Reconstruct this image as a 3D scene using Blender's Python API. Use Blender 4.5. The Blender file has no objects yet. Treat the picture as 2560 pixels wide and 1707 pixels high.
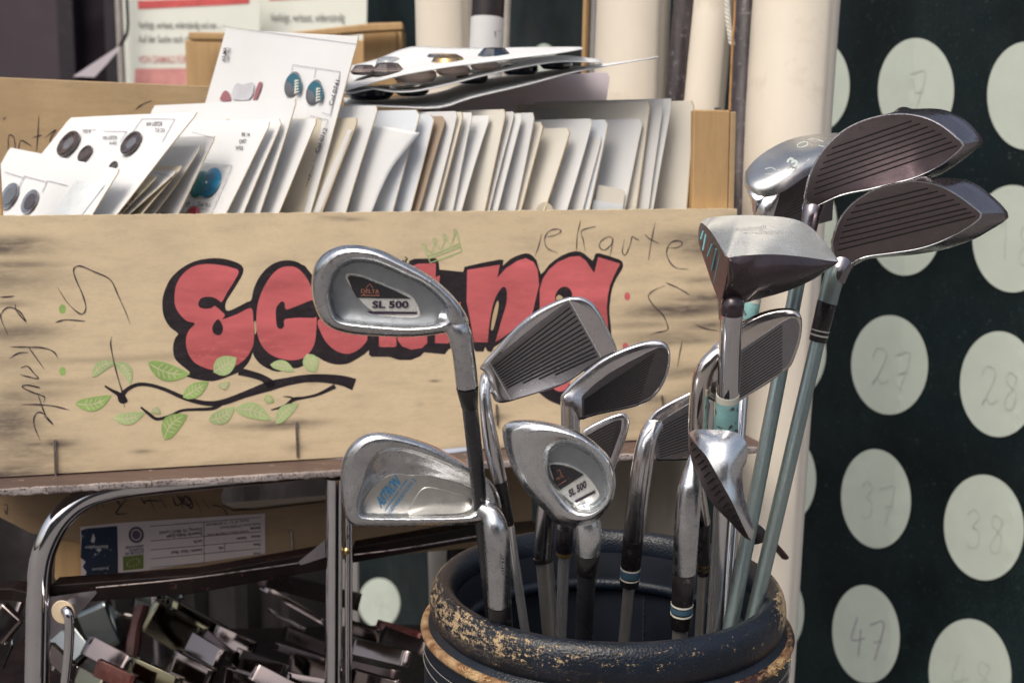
import bpy, bmesh, math, random
from mathutils import Vector, Matrix
from mathutils.geometry import tessellate_polygon
import numpy as np
random.seed(7)
S = bpy.context.scene
COL = S.collection
# ---------------------------------------------------------------- camera
PITCH = math.radians(8.0); CAMZ = 1.30; F = 3200.0
cam_d = bpy.data.cameras.new('camera'); cam = bpy.data.objects.new('camera', cam_d); COL.objects.link(cam)
cam.location = (0, 0, CAMZ); cam.rotation_euler = (math.radians(90) - PITCH, 0, 0)
cam_d.sensor_width = 36.0; cam_d.lens = 36.0 * F / 2560.0
cam_d.clip_start = 0.02; cam_d.clip_end = 500
cam_d.dof.use_dof = True; cam_d.dof.focus_distance = 0.76; cam_d.dof.aperture_fstop = 13.0
S.camera = cam
# ---------------------------------------------------------------- light
SUN_EL, SUN_AZ = math.radians(54), math.radians(-150)      # azimuth from +Y, clockwise seen from above
world = bpy.data.worlds.new('World'); S.world = world; world.use_nodes = True
wn = world.node_tree.nodes; wl = world.node_tree.links
bg = wn['Background']; sky = wn.new('ShaderNodeTexSky'); sky.sky_type = 'NISHITA'; sky.sun_disc = False
sky.sun_elevation = SUN_EL; sky.sun_rotation = SUN_AZ; sky.dust_density = 6.0; sky.air_density = 1.0; sky.ozone_density = 0.6
hs = wn.new('ShaderNodeHueSaturation'); hs.inputs['Saturation'].default_value = .65          # thin overcast
wl.new(sky.outputs[0], hs.inputs['Color']); wl.new(hs.outputs[0], bg.inputs[0]); bg.inputs[1].default_value = 0.14
sd = bpy.data.lights.new('sun', 'SUN'); sd.energy = 1.15; sd.angle = math.radians(30); sd.color = (1.0, 0.92, 0.78)
sun = bpy.data.objects.new('sun', sd); COL.objects.link(sun)
sdir = Vector((math.sin(SUN_AZ) * math.cos(SUN_EL), math.cos(SUN_AZ) * math.cos(SUN_EL), math.sin(SUN_EL)))
sun.rotation_euler = sdir.to_track_quat('Z', 'Y').to_euler(); sun.location = (0, 0, 6)
S.view_settings.view_transform = 'Standard'; S.view_settings.look = 'None'
S.view_settings.exposure = 0.27; S.view_settings.gamma = 1.0
# ---------------------------------------------------------------- geometry helpers
c8, s8 = math.cos(PITCH), math.sin(PITCH)
CAM = Vector((0, 0, CAMZ))
def ray(x, y):
    a = (x - 1280.0) / F; b = (853.5 - y) / F
    return Vector((a, c8 + b * s8, -s8 + b * c8))
def P(x, y, Y):                       # the point of the place seen at photo position x, y and standing Y metres away
    r = ray(x, y); return CAM + r * (Y / r.y)
def ZF(ox, oy, s):                    # coordinates read off an enlarged crop of the photograph
    def f(*pts):
        out = [(ox + p[0] * s, oy + p[1] * s) + tuple(p[2:]) for p in pts]
        return out if len(out) > 1 else out[0]
    f.s = s
    return f
ZA = ZF(0, 0, .38265); ZB = ZF(800, 0, .38265); ZC = ZF(1660, 0, .38265); ZD = ZF(0, 500, .38265)
ZE = ZF(760, 540, .38265); ZFF = ZF(1600, 500, .38265); ZG = ZF(0, 1080, .4); ZH = ZF(800, 1080, .4)
ZI = ZF(1560, 1050, .42517); ZJ = ZF(0, 1400, .21259); ZK = ZF(400, 1400, .28061); ZL = ZF(140, 1240, .2551)
ZW = ZF(1820, 220, .33169)
class Plane:
    def __init__(s, o, n): s.o = Vector(o); s.n = Vector(n).normalized()
    def hit(s, x, y, off=0.0):
        r = ray(x, y); o = s.o + s.n * off
        return CAM + r * ((o - CAM).dot(s.n) / r.dot(s.n))
def vplane(a, b):                     # vertical plane through two points, normal towards the camera
    d = b - a; n = Vector((d.y, -d.x, 0)).normalized()
    if n.y > 0: n = -n
    return Plane(a, n)
def cr(pts, seg=6, closed=False):     # Catmull-Rom through pts
    pts = [Vector(p) for p in pts]; n = len(pts); out = []
    rng = n if closed else n - 1
    for i in range(rng):
        p1, p2 = pts[i], pts[(i + 1) % n]
        p0 = pts[i - 1] if (closed or i > 0) else p1 * 2 - p2
        p3 = pts[(i + 2) % n] if (closed or i + 2 < n) else p2 * 2 - p1
        for k in range(seg):
            t = k / seg; t2 = t * t; t3 = t2 * t
            out.append(0.5 * ((2 * p1) + (p2 - p0) * t + (2 * p0 - 5 * p1 + 4 * p2 - p3) * t2 + (3 * p1 - p0 - 3 * p2 + p3) * t3))
    if not closed: out.append(pts[-1].copy())
    return out
def resample(pts, n, closed=False):
    pts = [Vector(p) for p in pts]
    if closed: pts = pts + [pts[0]]
    L = [0]
    for a, b in zip(pts, pts[1:]): L.append(L[-1] + (b - a).length)
    out = []; j = 0; m = n if closed else n - 1
    for i in range(n):
        t = L[-1] * i / m
        while j < len(L) - 2 and L[j + 1] < t: j += 1
        f = (t - L[j]) / max(1e-12, L[j + 1] - L[j]); out.append(pts[j].lerp(pts[j + 1], min(1, max(0, f))))
    return out
class MB:
    def __init__(s): s.v = []; s.f = []; s.attr = None
    def add(s, vs, fs):
        o = len(s.v); s.v += [Vector(v) for v in vs]; s.f += [tuple(i + o for i in f) for f in fs]; return o
    def box(s, o, ax, ay, az):        # corner o and three edge vectors
        o = Vector(o); ax, ay, az = Vector(ax), Vector(ay), Vector(az)
        vs = [o, o + ax, o + ax + ay, o + ay, o + az, o + ax + az, o + ax + ay + az, o + ay + az]
        fs = [(0, 3, 2, 1), (4, 5, 6, 7), (0, 1, 5, 4), (1, 2, 6, 5), (2, 3, 7, 6), (3, 0, 4, 7)]
        if ax.cross(ay).dot(az) < 0: fs = [f[::-1] for f in fs]
        s.add(vs, fs)
    def grid(s, rows, close_u=False, close_v=False, flip=False):
        n = len(rows[0]); m = len(rows); o = len(s.v)
        for r in rows: s.v += [Vector(p) for p in r]
        for i in range(m if close_v else m - 1):
            for j in range(n if close_u else n - 1):
                a = o + i * n + j; b = o + i * n + (j + 1) % n; i2 = (i + 1) % m
                c = o + i2 * n + (j + 1) % n; d = o + i2 * n + j
                s.f.append((a, d, c, b) if flip else (a, b, c, d))
        return o
    def fan(s, ring, c=None, flip=False):
        n = len(ring); c = c or sum((Vector(p) for p in ring), Vector()) / n
        o = len(s.v); s.v += [Vector(p) for p in ring] + [Vector(c)]
        for i in range(n): s.f.append((o + (i + 1) % n, o + i, o + n) if flip else (o + i, o + (i + 1) % n, o + n))
    def tube(s, path, rad, n=20, cap=True, sq=1.0):
        path = [Vector(p) for p in path]; m = len(path)
        if not hasattr(rad, '__len__'): rad = [rad] * m
        t0 = (path[1] - path[0]).normalized(); up = Vector((0, 0, 1)) if abs(t0.z) < .9 else Vector((0, -1, 0))
        a = t0.cross(up).normalized(); rows = []
        for i in range(m):
            t = (path[min(m - 1, i + 1)] - path[max(0, i - 1)]).normalized()
            a = (a - t * a.dot(t)).normalized(); b = t.cross(a)
            rows.append([path[i] + (a * math.cos(2 * math.pi * k / n) + b * math.sin(2 * math.pi * k / n) * sq) * rad[i] for k in range(n)])
        s.grid(rows, close_u=True)
        if cap: s.fan(rows[0]); s.fan(rows[-1], flip=True)
    def poly(s, pts, holes=(), thick=None):    # flat polygon (3-D points), optional extrusion vector
        loops = [[Vector(p) for p in pts]] + [[Vector(p) for p in h] for h in holes]
        tris = tessellate_polygon(loops); allp = [p for l in loops for p in l]
        if not tris: return
        # orient to camera
        n = Vector()
        for t in tris: n += (allp[t[1]] - allp[t[0]]).cross(allp[t[2]] - allp[t[0]]) * (1 if True else 0)
        fl = n.dot(CAM - allp[0]) < 0
        s.add(allp, [tuple(t[::-1]) if fl else tuple(t) for t in tris])
        if thick is not None:
            T = Vector(thick); s.add([p + T for p in allp], [tuple(t) if fl else tuple(t[::-1]) for t in tris])
            for l in loops:
                o = len(s.v); s.v += l + [p + T for p in l]; k = len(l)
                for i in range(k): s.f.append((o + i, o + (i + 1) % k, o + k + (i + 1) % k, o + k + i))
    def build(s, name, mat, parent=None, smooth=True, ang=40, label=None, kind=None, subsurf=0, bevel=0, fix=True, weld=True):
        me = bpy.data.meshes.new(name); off = base_of(parent) if parent else Vector()
        me.from_pydata([v - off for v in s.v], [], s.f); me.update()
        bm = bmesh.new(); bm.from_mesh(me)
        if weld: bmesh.ops.remove_doubles(bm, verts=bm.verts, dist=2e-6)
        if fix: bmesh.ops.recalc_face_normals(bm, faces=bm.faces)
        bm.to_mesh(me); bm.free()
        me.materials.append(mat)
        if smooth:
            me.polygons.foreach_set('use_smooth', [True] * len(me.polygons))
            me.set_sharp_from_angle(angle=math.radians(ang))
        o = bpy.data.objects.new(name, me); COL.objects.link(o)
        if parent: o.parent = parent; o['_b'] = tuple(off)
        if label: o['label'] = label
        if kind: o['kind'] = kind
        if bevel:
            md = o.modifiers.new('bevel', 'BEVEL'); md.width = bevel; md.segments = 2; md.limit_method = 'ANGLE'; md.angle_limit = math.radians(50)
        if subsurf:
            md = o.modifiers.new('sub', 'SUBSURF'); md.levels = subsurf; md.render_levels = subsurf
        return o
BASE = {}
def base_of(o):
    while o.parent: o = o.parent
    return BASE.get(o.name, Vector())
def thing(name, label, cat, loc=(0, 0, 0), group=None):
    o = bpy.data.objects.new(name, None); COL.objects.link(o); o.location = loc; BASE[o.name] = Vector(loc)
    o.empty_display_size = .05; o['label'] = label; o['category'] = cat
    if group: o['group'] = group
    return o
def tag(o, label, cat, group=None):
    o['label'] = label; o['category'] = cat
    if group: o['group'] = group
    return o
def struct(o): o['kind'] = 'structure'; return o
# ---------------------------------------------------------------- materials
def base_mat(name):
    m = bpy.data.materials.new(name); m.use_nodes = True; nt = m.node_tree
    return m, nt, nt.nodes['Principled BSDF']
def nd(nt, t, **kw):
    n = nt.nodes.new(t)
    for k, v in kw.items():
        if k in n.inputs: n.inputs[k].default_value = v
        else: setattr(n, k, v)
    return n
def coords(nt, scale=(1, 1, 1), rot=(0, 0, 0)):
    tc = nd(nt, 'ShaderNodeTexCoord'); mp = nd(nt, 'ShaderNodeMapping'); mp.inputs['Scale'].default_value = scale; mp.inputs['Rotation'].default_value = rot
    nt.links.new(tc.outputs['Object'], mp.inputs[0]); return mp.outputs[0]
def noise(nt, vec, scale, detail=4, rough=.6):
    n = nd(nt, 'ShaderNodeTexNoise', Scale=scale, Detail=detail, Roughness=rough); nt.links.new(vec, n.inputs['Vector']); return n.outputs[0]
def ramp(nt, fac, stops):
    r = nd(nt, 'ShaderNodeValToRGB'); e = r.color_ramp.elements
    while len(e) < len(stops): e.new(.5)
    for el, (p, c) in zip(e, stops): el.position = p; el.color = (c[0], c[1], c[2], 1) if hasattr(c, '__len__') else (c, c, c, 1)
    nt.links.new(fac, r.inputs[0]); return r.outputs[0]
def mix(nt, fac, a, b, mode='MIX'):
    n = nd(nt, 'ShaderNodeMix', data_type='RGBA', blend_type=mode)
    for sock, v in ((n.inputs[0], fac), (n.inputs[6], a), (n.inputs[7], b)):
        if isinstance(v, bpy.types.NodeSocket): nt.links.new(v, sock)
        else: sock.default_value = v if not hasattr(v, '__len__') else (v[0], v[1], v[2], 1)
    return n.outputs[2]
def bump(nt, b, h, strength=.2, dist=.001):
    n = nd(nt, 'ShaderNodeBump', Strength=strength, Distance=dist); nt.links.new(h, n.inputs['Height']); nt.links.new(n.outputs[0], b.inputs['Normal'])
def M(name, c, rough=.5, metal=0.0, var=.12, scale=40, stretch=(1, 1, 1), bmp=0.0, bscale=200, rvar=.12, spots=None, coat=0, spec=.5, rot=(0, 0, 0), bdist=.001, along=False):
    m, nt, b = base_mat(name); v = coords(nt, stretch, rot)
    n1 = noise(nt, v, scale)
    lo = [x * (1 - var) for x in c]; hi = [min(1, x * (1 + var)) for x in c]
    col = ramp(nt, n1, [(.3, lo), (.7, hi)])
    if spots:                         # (scale, threshold, colour)
        vv = v if along else coords(nt); n2 = noise(nt, vv, spots[0], 6, .7); k = ramp(nt, n2, [(spots[1], 0.0), (spots[1] + .05, 1.0)])
        col = mix(nt, k, col, spots[2])
    nt.links.new(col, b.inputs['Base Color'])
    b.inputs['Metallic'].default_value = metal; b.inputs['Coat Weight'].default_value = coat; b.inputs['Specular IOR Level'].default_value = spec
    n3 = noise(nt, v, scale * 2.3, 5); r = ramp(nt, n3, [(.3, max(.02, rough - rvar)), (.7, min(1, rough + rvar))])
    nt.links.new(r, b.inputs['Roughness'])
    if bmp:
        n4 = noise(nt, v, bscale, 3); bump(nt, b, n4, bmp, bdist)
    return m
def wood(name, c, dark, along=(1, 12, 12), scale=9, rot=(0, 0, 0), stain=False, rough=.62):
    m, nt, b = base_mat(name); v = coords(nt, along, rot)
    n1 = noise(nt, v, scale, 8, .65); col = ramp(nt, n1, [(.25, [x * .82 for x in c]), (.5, c), (.8, [min(1, x * 1.1) for x in c])])
    n2 = noise(nt, v, scale * 9, 4, .6); k = ramp(nt, n2, [(.52, 0.0), (.8, .35)]); col = mix(nt, k, col, [x * .62 for x in c])
    n5 = noise(nt, coords(nt), 14, 5); k5 = ramp(nt, n5, [(.45, 0.0), (.75, .4)]); col = mix(nt, k5, col, dark)
    if stain:
        at = nd(nt, 'ShaderNodeAttribute', attribute_name='stain'); ns = noise(nt, coords(nt, (1, 6, 9)), 22, 6, .7)
        mm = nd(nt, 'ShaderNodeMath', operation='MULTIPLY'); nt.links.new(at.outputs['Fac'], mm.inputs[0])
        r5 = ramp(nt, ns, [(.25, .4), (.55, 1.0)]); nt.links.new(r5, mm.inputs[1]); col = mix(nt, mm.outputs[0], col, (.055, .042, .048))
    nt.links.new(col, b.inputs['Base Color']); b.inputs['Roughness'].default_value = rough
    bump(nt, b, n2, .25, .0006); return m
def metal(name, c, rough, rvar=.08, scratch=.0, dirt=None, scale=60, bmp=.05, stretch=(1, 1, 1), metallic=1.0, var=.12, pits=0.0):
    m, nt, b = base_mat(name); v = coords(nt, stretch)
    n1 = noise(nt, v, scale, 6, .65); lo = [x * (1 - var) for x in c]
    col = ramp(nt, n1, [(.35, lo), (.65, c)])
    if dirt:
        n2 = noise(nt, coords(nt), dirt[0], 8, .72); k = ramp(nt, n2, [(dirt[1], 0.0), (dirt[1] + .12, dirt[3] if len(dirt) > 3 else .8)]); col = mix(nt, k, col, dirt[2])
    nt.links.new(col, b.inputs['Base Color']); b.inputs['Metallic'].default_value = metallic
    n3 = noise(nt, v, scale * 1.7, 7, .7); r = ramp(nt, n3, [(.3, max(.03, rough - rvar)), (.7, rough + rvar)]); nt.links.new(r, b.inputs['Roughness'])
    n4 = noise(nt, v, scale * 12, 3, .6); bump(nt, b, n4, bmp, .0003)
    return m
paper_cols = {'white': (.80, .81, .82), 'blue': (.78, .82, .87), 'cream': (.80, .77, .70), 'beige': (.68, .62, .51), 'brown': (.36, .28, .21), 'grey': (.74, .74, .74), 'edge': (.56, .46, .32), 'lilac': (.68, .62, .67)}
PAPER = {k: M('paper_' + k, v, .75, 0, .05, 8, bmp=.08, bscale=350, spots=(9, .62, [x * .88 for x in v]), spec=.25) for k, v in paper_cols.items()}
for _k, _m in PAPER.items():          # thin card lets some light through
    _nt = _m.node_tree; _p = _nt.nodes['Principled BSDF']; _o = _nt.nodes['Material Output']; _t = _nt.nodes.new('ShaderNodeBsdfTranslucent'); _x = _nt.nodes.new('ShaderNodeMixShader')
    _t.inputs[0].default_value = (*[min(1, q * 1.1) for q in paper_cols[_k]], 1); _x.inputs[0].default_value = .22 if _k not in ('brown', 'edge') else .05
    _nt.links.new(_p.outputs[0], _x.inputs[1]); _nt.links.new(_t.outputs[0], _x.inputs[2]); _nt.links.new(_x.outputs[0], _o.inputs[0])
INK = M('pencil_ink', (.035, .02, .04), .6, var=.5, scale=300)
INKBLACK = M('black_marker', (.018, .012, .017), .55, var=.6, scale=160, stretch=(.25, 2, 2), spots=(500, .60, (.075, .055, .05)))
INKRED = M('red_marker', (.58, .135, .145), .7, var=.34, scale=14, stretch=(.22, 2.2, 2.2), spots=(170, .56, (.60, .155, .15)), spec=.2, along=True)
INKGREEN = M('green_marker', (.31, .47, .14), .6, var=.3, scale=40)
INKGREEN2 = M('pale_green_marker', (.43, .55, .25), .6, var=.25, scale=40)
INKVEIN = M('leaf_vein', (.64, .60, .38), .6, var=.1)
GRAPH = M('pencil', (.42, .465, .42), .7, var=.25, scale=400)
GRAPH2 = M('dark_pencil', (.33, .31, .37), .7, var=.35, scale=400)
WBOARD = wood('crate_plywood', (.73, .585, .385), (.50, .39, .27), stain=True)
WBACK = wood('crate_back_wood', (.44, .31, .17), (.26, .17, .09))
WPOST = wood('crate_post_wood', (.50, .32, .15), (.32, .19, .09), along=(12, 12, 1.2))
WLOW = wood('low_crate_wood', (.28, .19, .11), (.16, .10, .06))
CAST = metal('cast_steel', (.68, .69, .71), .25, .1, scale=90, bmp=.12, dirt=(220, .56, (.20, .19, .21), .7), var=.2)
CASTW = metal('bright_cast_steel', (.80, .82, .84), .27, .1, scale=70, bmp=.1, dirt=(260, .6, (.3, .28, .3), .6))
CAVITY = metal('cavity_grey', (.42, .45, .48), .46, .06, scale=200, bmp=.3)
CAVITYL = metal('light_cavity', (.64, .63, .60), .45, .06, scale=200, bmp=.3, dirt=(160, .6, (.25, .22, .25), .6))
SHCH = metal('shaft_chrome', (.88, .86, .86), .22, .06, scale=60, bmp=.03, metallic=.8)
CHROME = metal('chrome', (.74, .73, .75), .07, .04, scale=40, bmp=.02, dirt=(180, .62, (.22, .16, .15), .7))
CHROMED = metal('worn_chrome', (.70, .66, .67), .09, .06, scale=60, bmp=.04, dirt=(120, .64, (.16, .08, .05), .85))
SATIN = metal('satin_shaft', (.70, .67, .63), .36, .05, scale=50, bmp=.05, metallic=.88)
POL = metal('polished_steel', (.80, .78, .79), .22, .08, scale=60, bmp=.05, dirt=(200, .60, (.28, .25, .27), .7))
FACED = metal('dark_face', (.17, .155, .165), .38, .08, scale=260, bmp=.5, dirt=(420, .60, (.36, .33, .33), .5), stretch=(1, 1, 1))
FACEG = metal('grey_face', (.36, .35, .38), .32, .08, scale=200, bmp=.35, dirt=(200, .58, (.18, .17, .18), .6))
FACEB = metal('brown_face', (.24, .20, .21), .40, .08, scale=240, bmp=.5, dirt=(150, .60, (.10, .08, .09), .7))
DARKM = metal('dark_steel', (.30, .27, .29), .26, .1, scale=60, bmp=.1, dirt=(90, .6, (.12, .09, .11), .7))
BADGEM = metal('badge_silver', (.78, .78, .76), .3, .08, scale=90, bmp=.1, metallic=.45, dirt=(260, .6, (.25, .24, .25), .6))
GROOVE = M('groove_dark', (.012, .011, .013), .6)
GROOVEL = metal('groove_worn', (.32, .29, .27), .4)
GROOVET = M('groove_teal', (.10, .32, .36), .5)
FERR = M('black_ferrule', (.012, .010, .012), .32, var=.5, scale=80, bmp=.1, bscale=400, spots=(150, .6, (.07, .06, .065)), coat=.2)
GRAPHITE = M('black_graphite', (.020, .020, .024), .3, var=.3, coat=.3, spots=(300, .68, (.10, .09, .09)))
RINGW = M('ring_white', (.62, .60, .52), .4)
RINGB = M('ring_blue', (.05, .10, .15), .4)
RINGG = metal('ring_gold', (.62, .45, .2), .3)
TEALF = M('teal_ferrule', (.22, .42, .42), .45, var=.2, scale=90, spots=(170, .55, (.06, .05, .05)))
TEAL = metal('teal_shaft', (.31, .38, .37), .34, .06, scale=300, bmp=.15, dirt=(130, .66, (.03, .022, .03), .95), metallic=.75)
PURPLE = M('dark_persimmon', (.045, .031, .037), .28, metal=.35, var=.3, scale=30, coat=.35, spots=(300, .68, (.12, .08, .08)))
POLE = M('map_pole', (.045, .034, .038), .42, var=.5, scale=30, stretch=(6, 6, .6), spots=(160, .57, (.13, .11, .12)), bmp=.2)
CLOTH = M('map_cloth', (.68, .62, .53), .85, var=.06, scale=12, stretch=(1, 1, .4), bmp=.15, bscale=900, spots=(7, .6, (.63, .57, .48)), spec=.2)
BLACKM = M('black_paint', (.014, .009, .010), .4, var=.4, scale=40, spots=(160, .66, (.09, .05, .04)))
RUBBER = M('cream_plastic', (.55, .44, .30), .5, var=.12)
# ---------------------------------------------------------------- flat print helpers
LETT = []; NM = {}
def decal(mb, pts, plane, off, smooth=0, holes=()):
    if not isinstance(mb, MB):
        m_ = MB(); decal(m_, pts, plane, off, smooth); LETT.append((m_, NM[mb.name], mb, board)); return
    if smooth: pts = [tuple(p) for p in cr([(x, y, 0) for x, y in pts], smooth, True)]
    holes = [[plane.hit(h[0], h[1], off) for h in (cr([(x, y, 0) for x, y in H], smooth, True) if smooth else H)] for H in holes]
    mb.poly([plane.hit(p[0], p[1], off) for p in pts], holes)
def stroke(mb, pts, w, plane, off, seg=5, taper=True):
    pts3 = [Vector((p[0], p[1], 0)) for p in pts]; ws = [p[2] if len(p) > 2 else w for p in pts]
    q = cr(pts3, seg) if len(pts) > 2 else [pts3[0].lerp(pts3[-1], i / 4) for i in range(5)]
    n = len(q); L = []; R = []
    for i in range(n):
        t = (q[min(n - 1, i + 1)] - q[max(0, i - 1)]);
        if t.length < 1e-6: t = Vector((1, 0, 0))
        t.normalize(); nn = Vector((-t.y, t.x, 0))
        f = i / (n - 1) * (len(ws) - 1); k = min(int(f), len(ws) - 2); wi = ws[k] + (ws[k + 1] - ws[k]) * (f - k)
        if taper: wi *= min(1, .35 + 4 * min(i, n - 1 - i) / n) * (1 + .28 * math.sin(i * .9 + pts[0][0]))
        L.append(plane.hit(*(q[i] + nn * wi / 2).xy, off)); R.append(plane.hit(*(q[i] - nn * wi / 2).xy, off))
    mb.grid([L, R])
def ell(cx, cy, rx, ry, n=28, a=0):
    ca, sa = math.cos(a), math.sin(a)
    return [(cx + rx * math.cos(t) * ca - ry * math.sin(t) * sa, cy + rx * math.cos(t) * sa + ry * math.sin(t) * ca) for t in [2 * math.pi * i / n for i in range(n)]]
_tc = {}
def text_mesh(s, bold=0.0, res=3):
    k = (s, bold)
    if k not in _tc:
        cu = bpy.data.curves.new('t', 'FONT'); cu.body = s; cu.size = 1.0; cu.offset = bold; cu.resolution_u = res
        ob = bpy.data.objects.new('t', cu); COL.objects.link(ob); bpy.context.view_layer.update()
        dg = bpy.context.evaluated_depsgraph_get(); me = bpy.data.meshes.new_from_object(ob.evaluated_get(dg))
        _tc[k] = ([v.co.copy() for v in me.vertices], [tuple(p.vertices) for p in me.polygons])
        bpy.data.objects.remove(ob); bpy.data.meshes.remove(me)
    return _tc[k]
def text_px(mb, s, org, ux, uy, plane, off, bold=0.0, width=None):
    """s written from org (px); uy = px vector of one em height; ux = px direction of advance (unit em) or scaled to width"""
    vs, fs = text_mesh(s, bold)
    if not vs: return
    w = max(v.x for v in vs); k = 1.0
    if width: k = width / (w * math.hypot(*ux))
    pts = [plane.hit(org[0] + v.x * k * ux[0] + v.y * uy[0], org[1] + v.x * k * ux[1] + v.y * uy[1], off) for v in vs]
    a, b, c = (pts[i] for i in fs[0][:3]); fl = (b - a).cross(c - a).dot(CAM - a) < 0
    mb.add(pts, [f[::-1] if fl else f for f in fs])
def pr(mb, name, mat, parent, label=None): return mb.build(name, mat, parent, smooth=False, fix=False, weld=False, label=label)

# ================================================================= SETTING
mb = MB(); mb.box((-40, -40, -.05), (80, 0, 0), (0, 80, 0), (0, 0, .05))
PAV = M('pavement', (.15, .14, .135), .8, var=.2, scale=3, bmp=.3, bscale=60, spots=(18, .58, (.11, .105, .10)))
struct(mb.build('pavement', PAV, smooth=False))
WALLM = M('shop_wall_plaster', (.042, .028, .038), .7, var=.25, scale=2, bmp=.2, bscale=30)
WDARK = M('dark_window_frame', (.018, .013, .018), .4, var=.3)
mb = MB(); mb.box((-6, 4.4, 0), (12, 0, 0), (0, .3, 0), (0, 0, 3.2)); wall = struct(mb.build('wall', WALLM, smooth=False))
bp = Plane((0, 4.39, 0), (0, -1, 0))
fr = thing('shop_door', 'dark framed shop door far behind the crate at the upper left', 'door', (-1.5, 4.3, 0))
def vbar(px0, px1, Y, w=.06, z0=0, z1=2.4):
    a = P(px0, 100, Y); b = P(px1, 100, Y); m_ = MB(); m_.box((a.x, Y, z0), (b.x - a.x, 0, 0), (0, w, 0), (0, 0, z1)); return m_
vbar(143, 186, 4.28, .1).build('door_frame', WDARK, fr, smooth=False, bevel=.004)
vbar(186, 196, 4.33, .03).build('door_seal', M('seal', (.09, .075, .09), .5), fr, smooth=False)
vbar(262, 300, 4.28, .1).build('door_frame', WDARK, fr, smooth=False, bevel=.004)
vbar(196, 262, 4.36, .03).build('glass_panel', M('door_glass', (.022, .016, .022), .18, var=.4, scale=3), fr, smooth=False)
m_ = vbar(300, 900, 4.3, .1); m_.build('lower_panel', WDARK, fr, smooth=False)
# unseen facade added behind the photographer, darkening and streaking the metal reflections
fac = thing('added_building', 'dark brick building added unseen behind the camera for the metal reflections', 'building', (0, -9, 0))
mb = MB(); mb.box((-9, -9.4, 0), (16, 0, 0), (0, .4, 0), (0, 0, 5.0)); mb.build('facade', M('facade_brick', (.13, .095, .09), .8, var=.3, scale=4), fac, smooth=False)
WG = M('facade_window', (.30, .30, .28), .3, var=.2, scale=2)
for i in range(5):
    for j in range(2):
        mb = MB(); mb.box((-8 + i * 3.1, -9.0, 0.9 + j * 2.3), (1.5, 0, 0), (0, .06, 0), (0, 0, 1.3)); mb.build('window', WG, fac, smooth=False)
# ---- dotted sheet
dk = [(-200, 5.2), (300, 4.6), (948, 3.15), (1500, 2.2), (2040, 1.74), (2290, 1.62), (2600, 1.535), (3100, 1.46)]
def DY(x):
    for (a, ya), (b, yb) in zip(dk, dk[1:]):
        if x <= b: return 1 / (1 / ya + (1 / yb - 1 / ya) * (x - a) / (b - a))
    return dk[-1][1]
SHEET = M('dark_green_sheet', (.0035, .0085, .0105), .5, var=.6, scale=5, bmp=.06, bscale=120, spots=(250, .625, (.055, .095, .095)), spec=.22)
_nt = SHEET.node_tree; _b = _nt.nodes['Principled BSDF']; _old = _b.inputs['Base Color'].links[0].from_socket
_v = coords(_nt, (1, 1, .5)); _n = noise(_nt, _v, 4.5, 8, .75); _f = noise(_nt, coords(_nt), 420, 3, .6); _k = ramp(_nt, _n, [(.45, 0.0), (.72, .9)]); _k2 = ramp(_nt, _f, [(.45, .1), (.62, 1.0)])
_mm = nd(_nt, 'ShaderNodeMath', operation='MULTIPLY'); _nt.links.new(_k, _mm.inputs[0]); _nt.links.new(_k2, _mm.inputs[1]); _nt.links.new(mix(_nt, _mm.outputs[0], _old, (.022, .042, .042)), _b.inputs['Base Color'])
DOTM = M('pale_dot', (.50, .56, .495), .6, var=.04, scale=30, bmp=.05, bscale=300)
sh = thing('dotted_display_sheet', 'tall dark green display sheet with big pale numbered dots behind the golf bag', 'display board', P(2290, 1700, 1.62))
mb = MB(); rows = []; back = []
for i in range(400):
    x = 870 + i * (3050 - 870) / 399; Y = DY(x); pt = P(x, 0, Y)
    rows.append([Vector((pt.x, pt.y, z)) for z in (0, .5, 1.0, 1.5, 2.1)]); back.append([Vector((pt.x + .003, pt.y + .006, z)) for z in (2.1, 1.5, 1.0, .5, 0)])
mb.grid([r + b for r, b in zip(rows, back)], close_u=True)
mb.fan(rows[0] + back[0]); mb.fan(rows[-1] + back[-1]); mb.build('sheet', SHEET, sh, smooth=False)
class Sheet:
    def hit(s, x, y, off=0.0):
        r = ray(x, y); r0 = ray(x, 0); x0 = 1280 + F * (r.x / r.y) * r0.y; return P(x, y, DY(x0) - off)
SP = Sheet()
digits = {'1': [[(.35, .2), (.6, 0), (.55, 1)]], '2': [[(.1, .25), (.3, .02), (.75, .1), (.7, .4), (.1, 1), (.3, .85), (.55, 1), (.9, .9)]],
 '3': [[(.15, .15), (.45, 0), (.75, .2), (.4, .45), (.7, .6), (.65, .95), (.3, 1.02), (.1, .9)]],
 '4': [[(.45, 0), (.1, .62), (.9, .6)], [(.65, .35), (.5, 1.1)]],
 '7': [[(.1, .05), (.9, .02), (.35, 1.05)], [(.3, .55), (.8, .52)]],
 '8': [[(.8, .15), (.4, 0), (.25, .25), (.7, .55), (.55, .95), (.2, .95), (.2, .7), (.6, .4), (.8, .15)]]}
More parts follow.
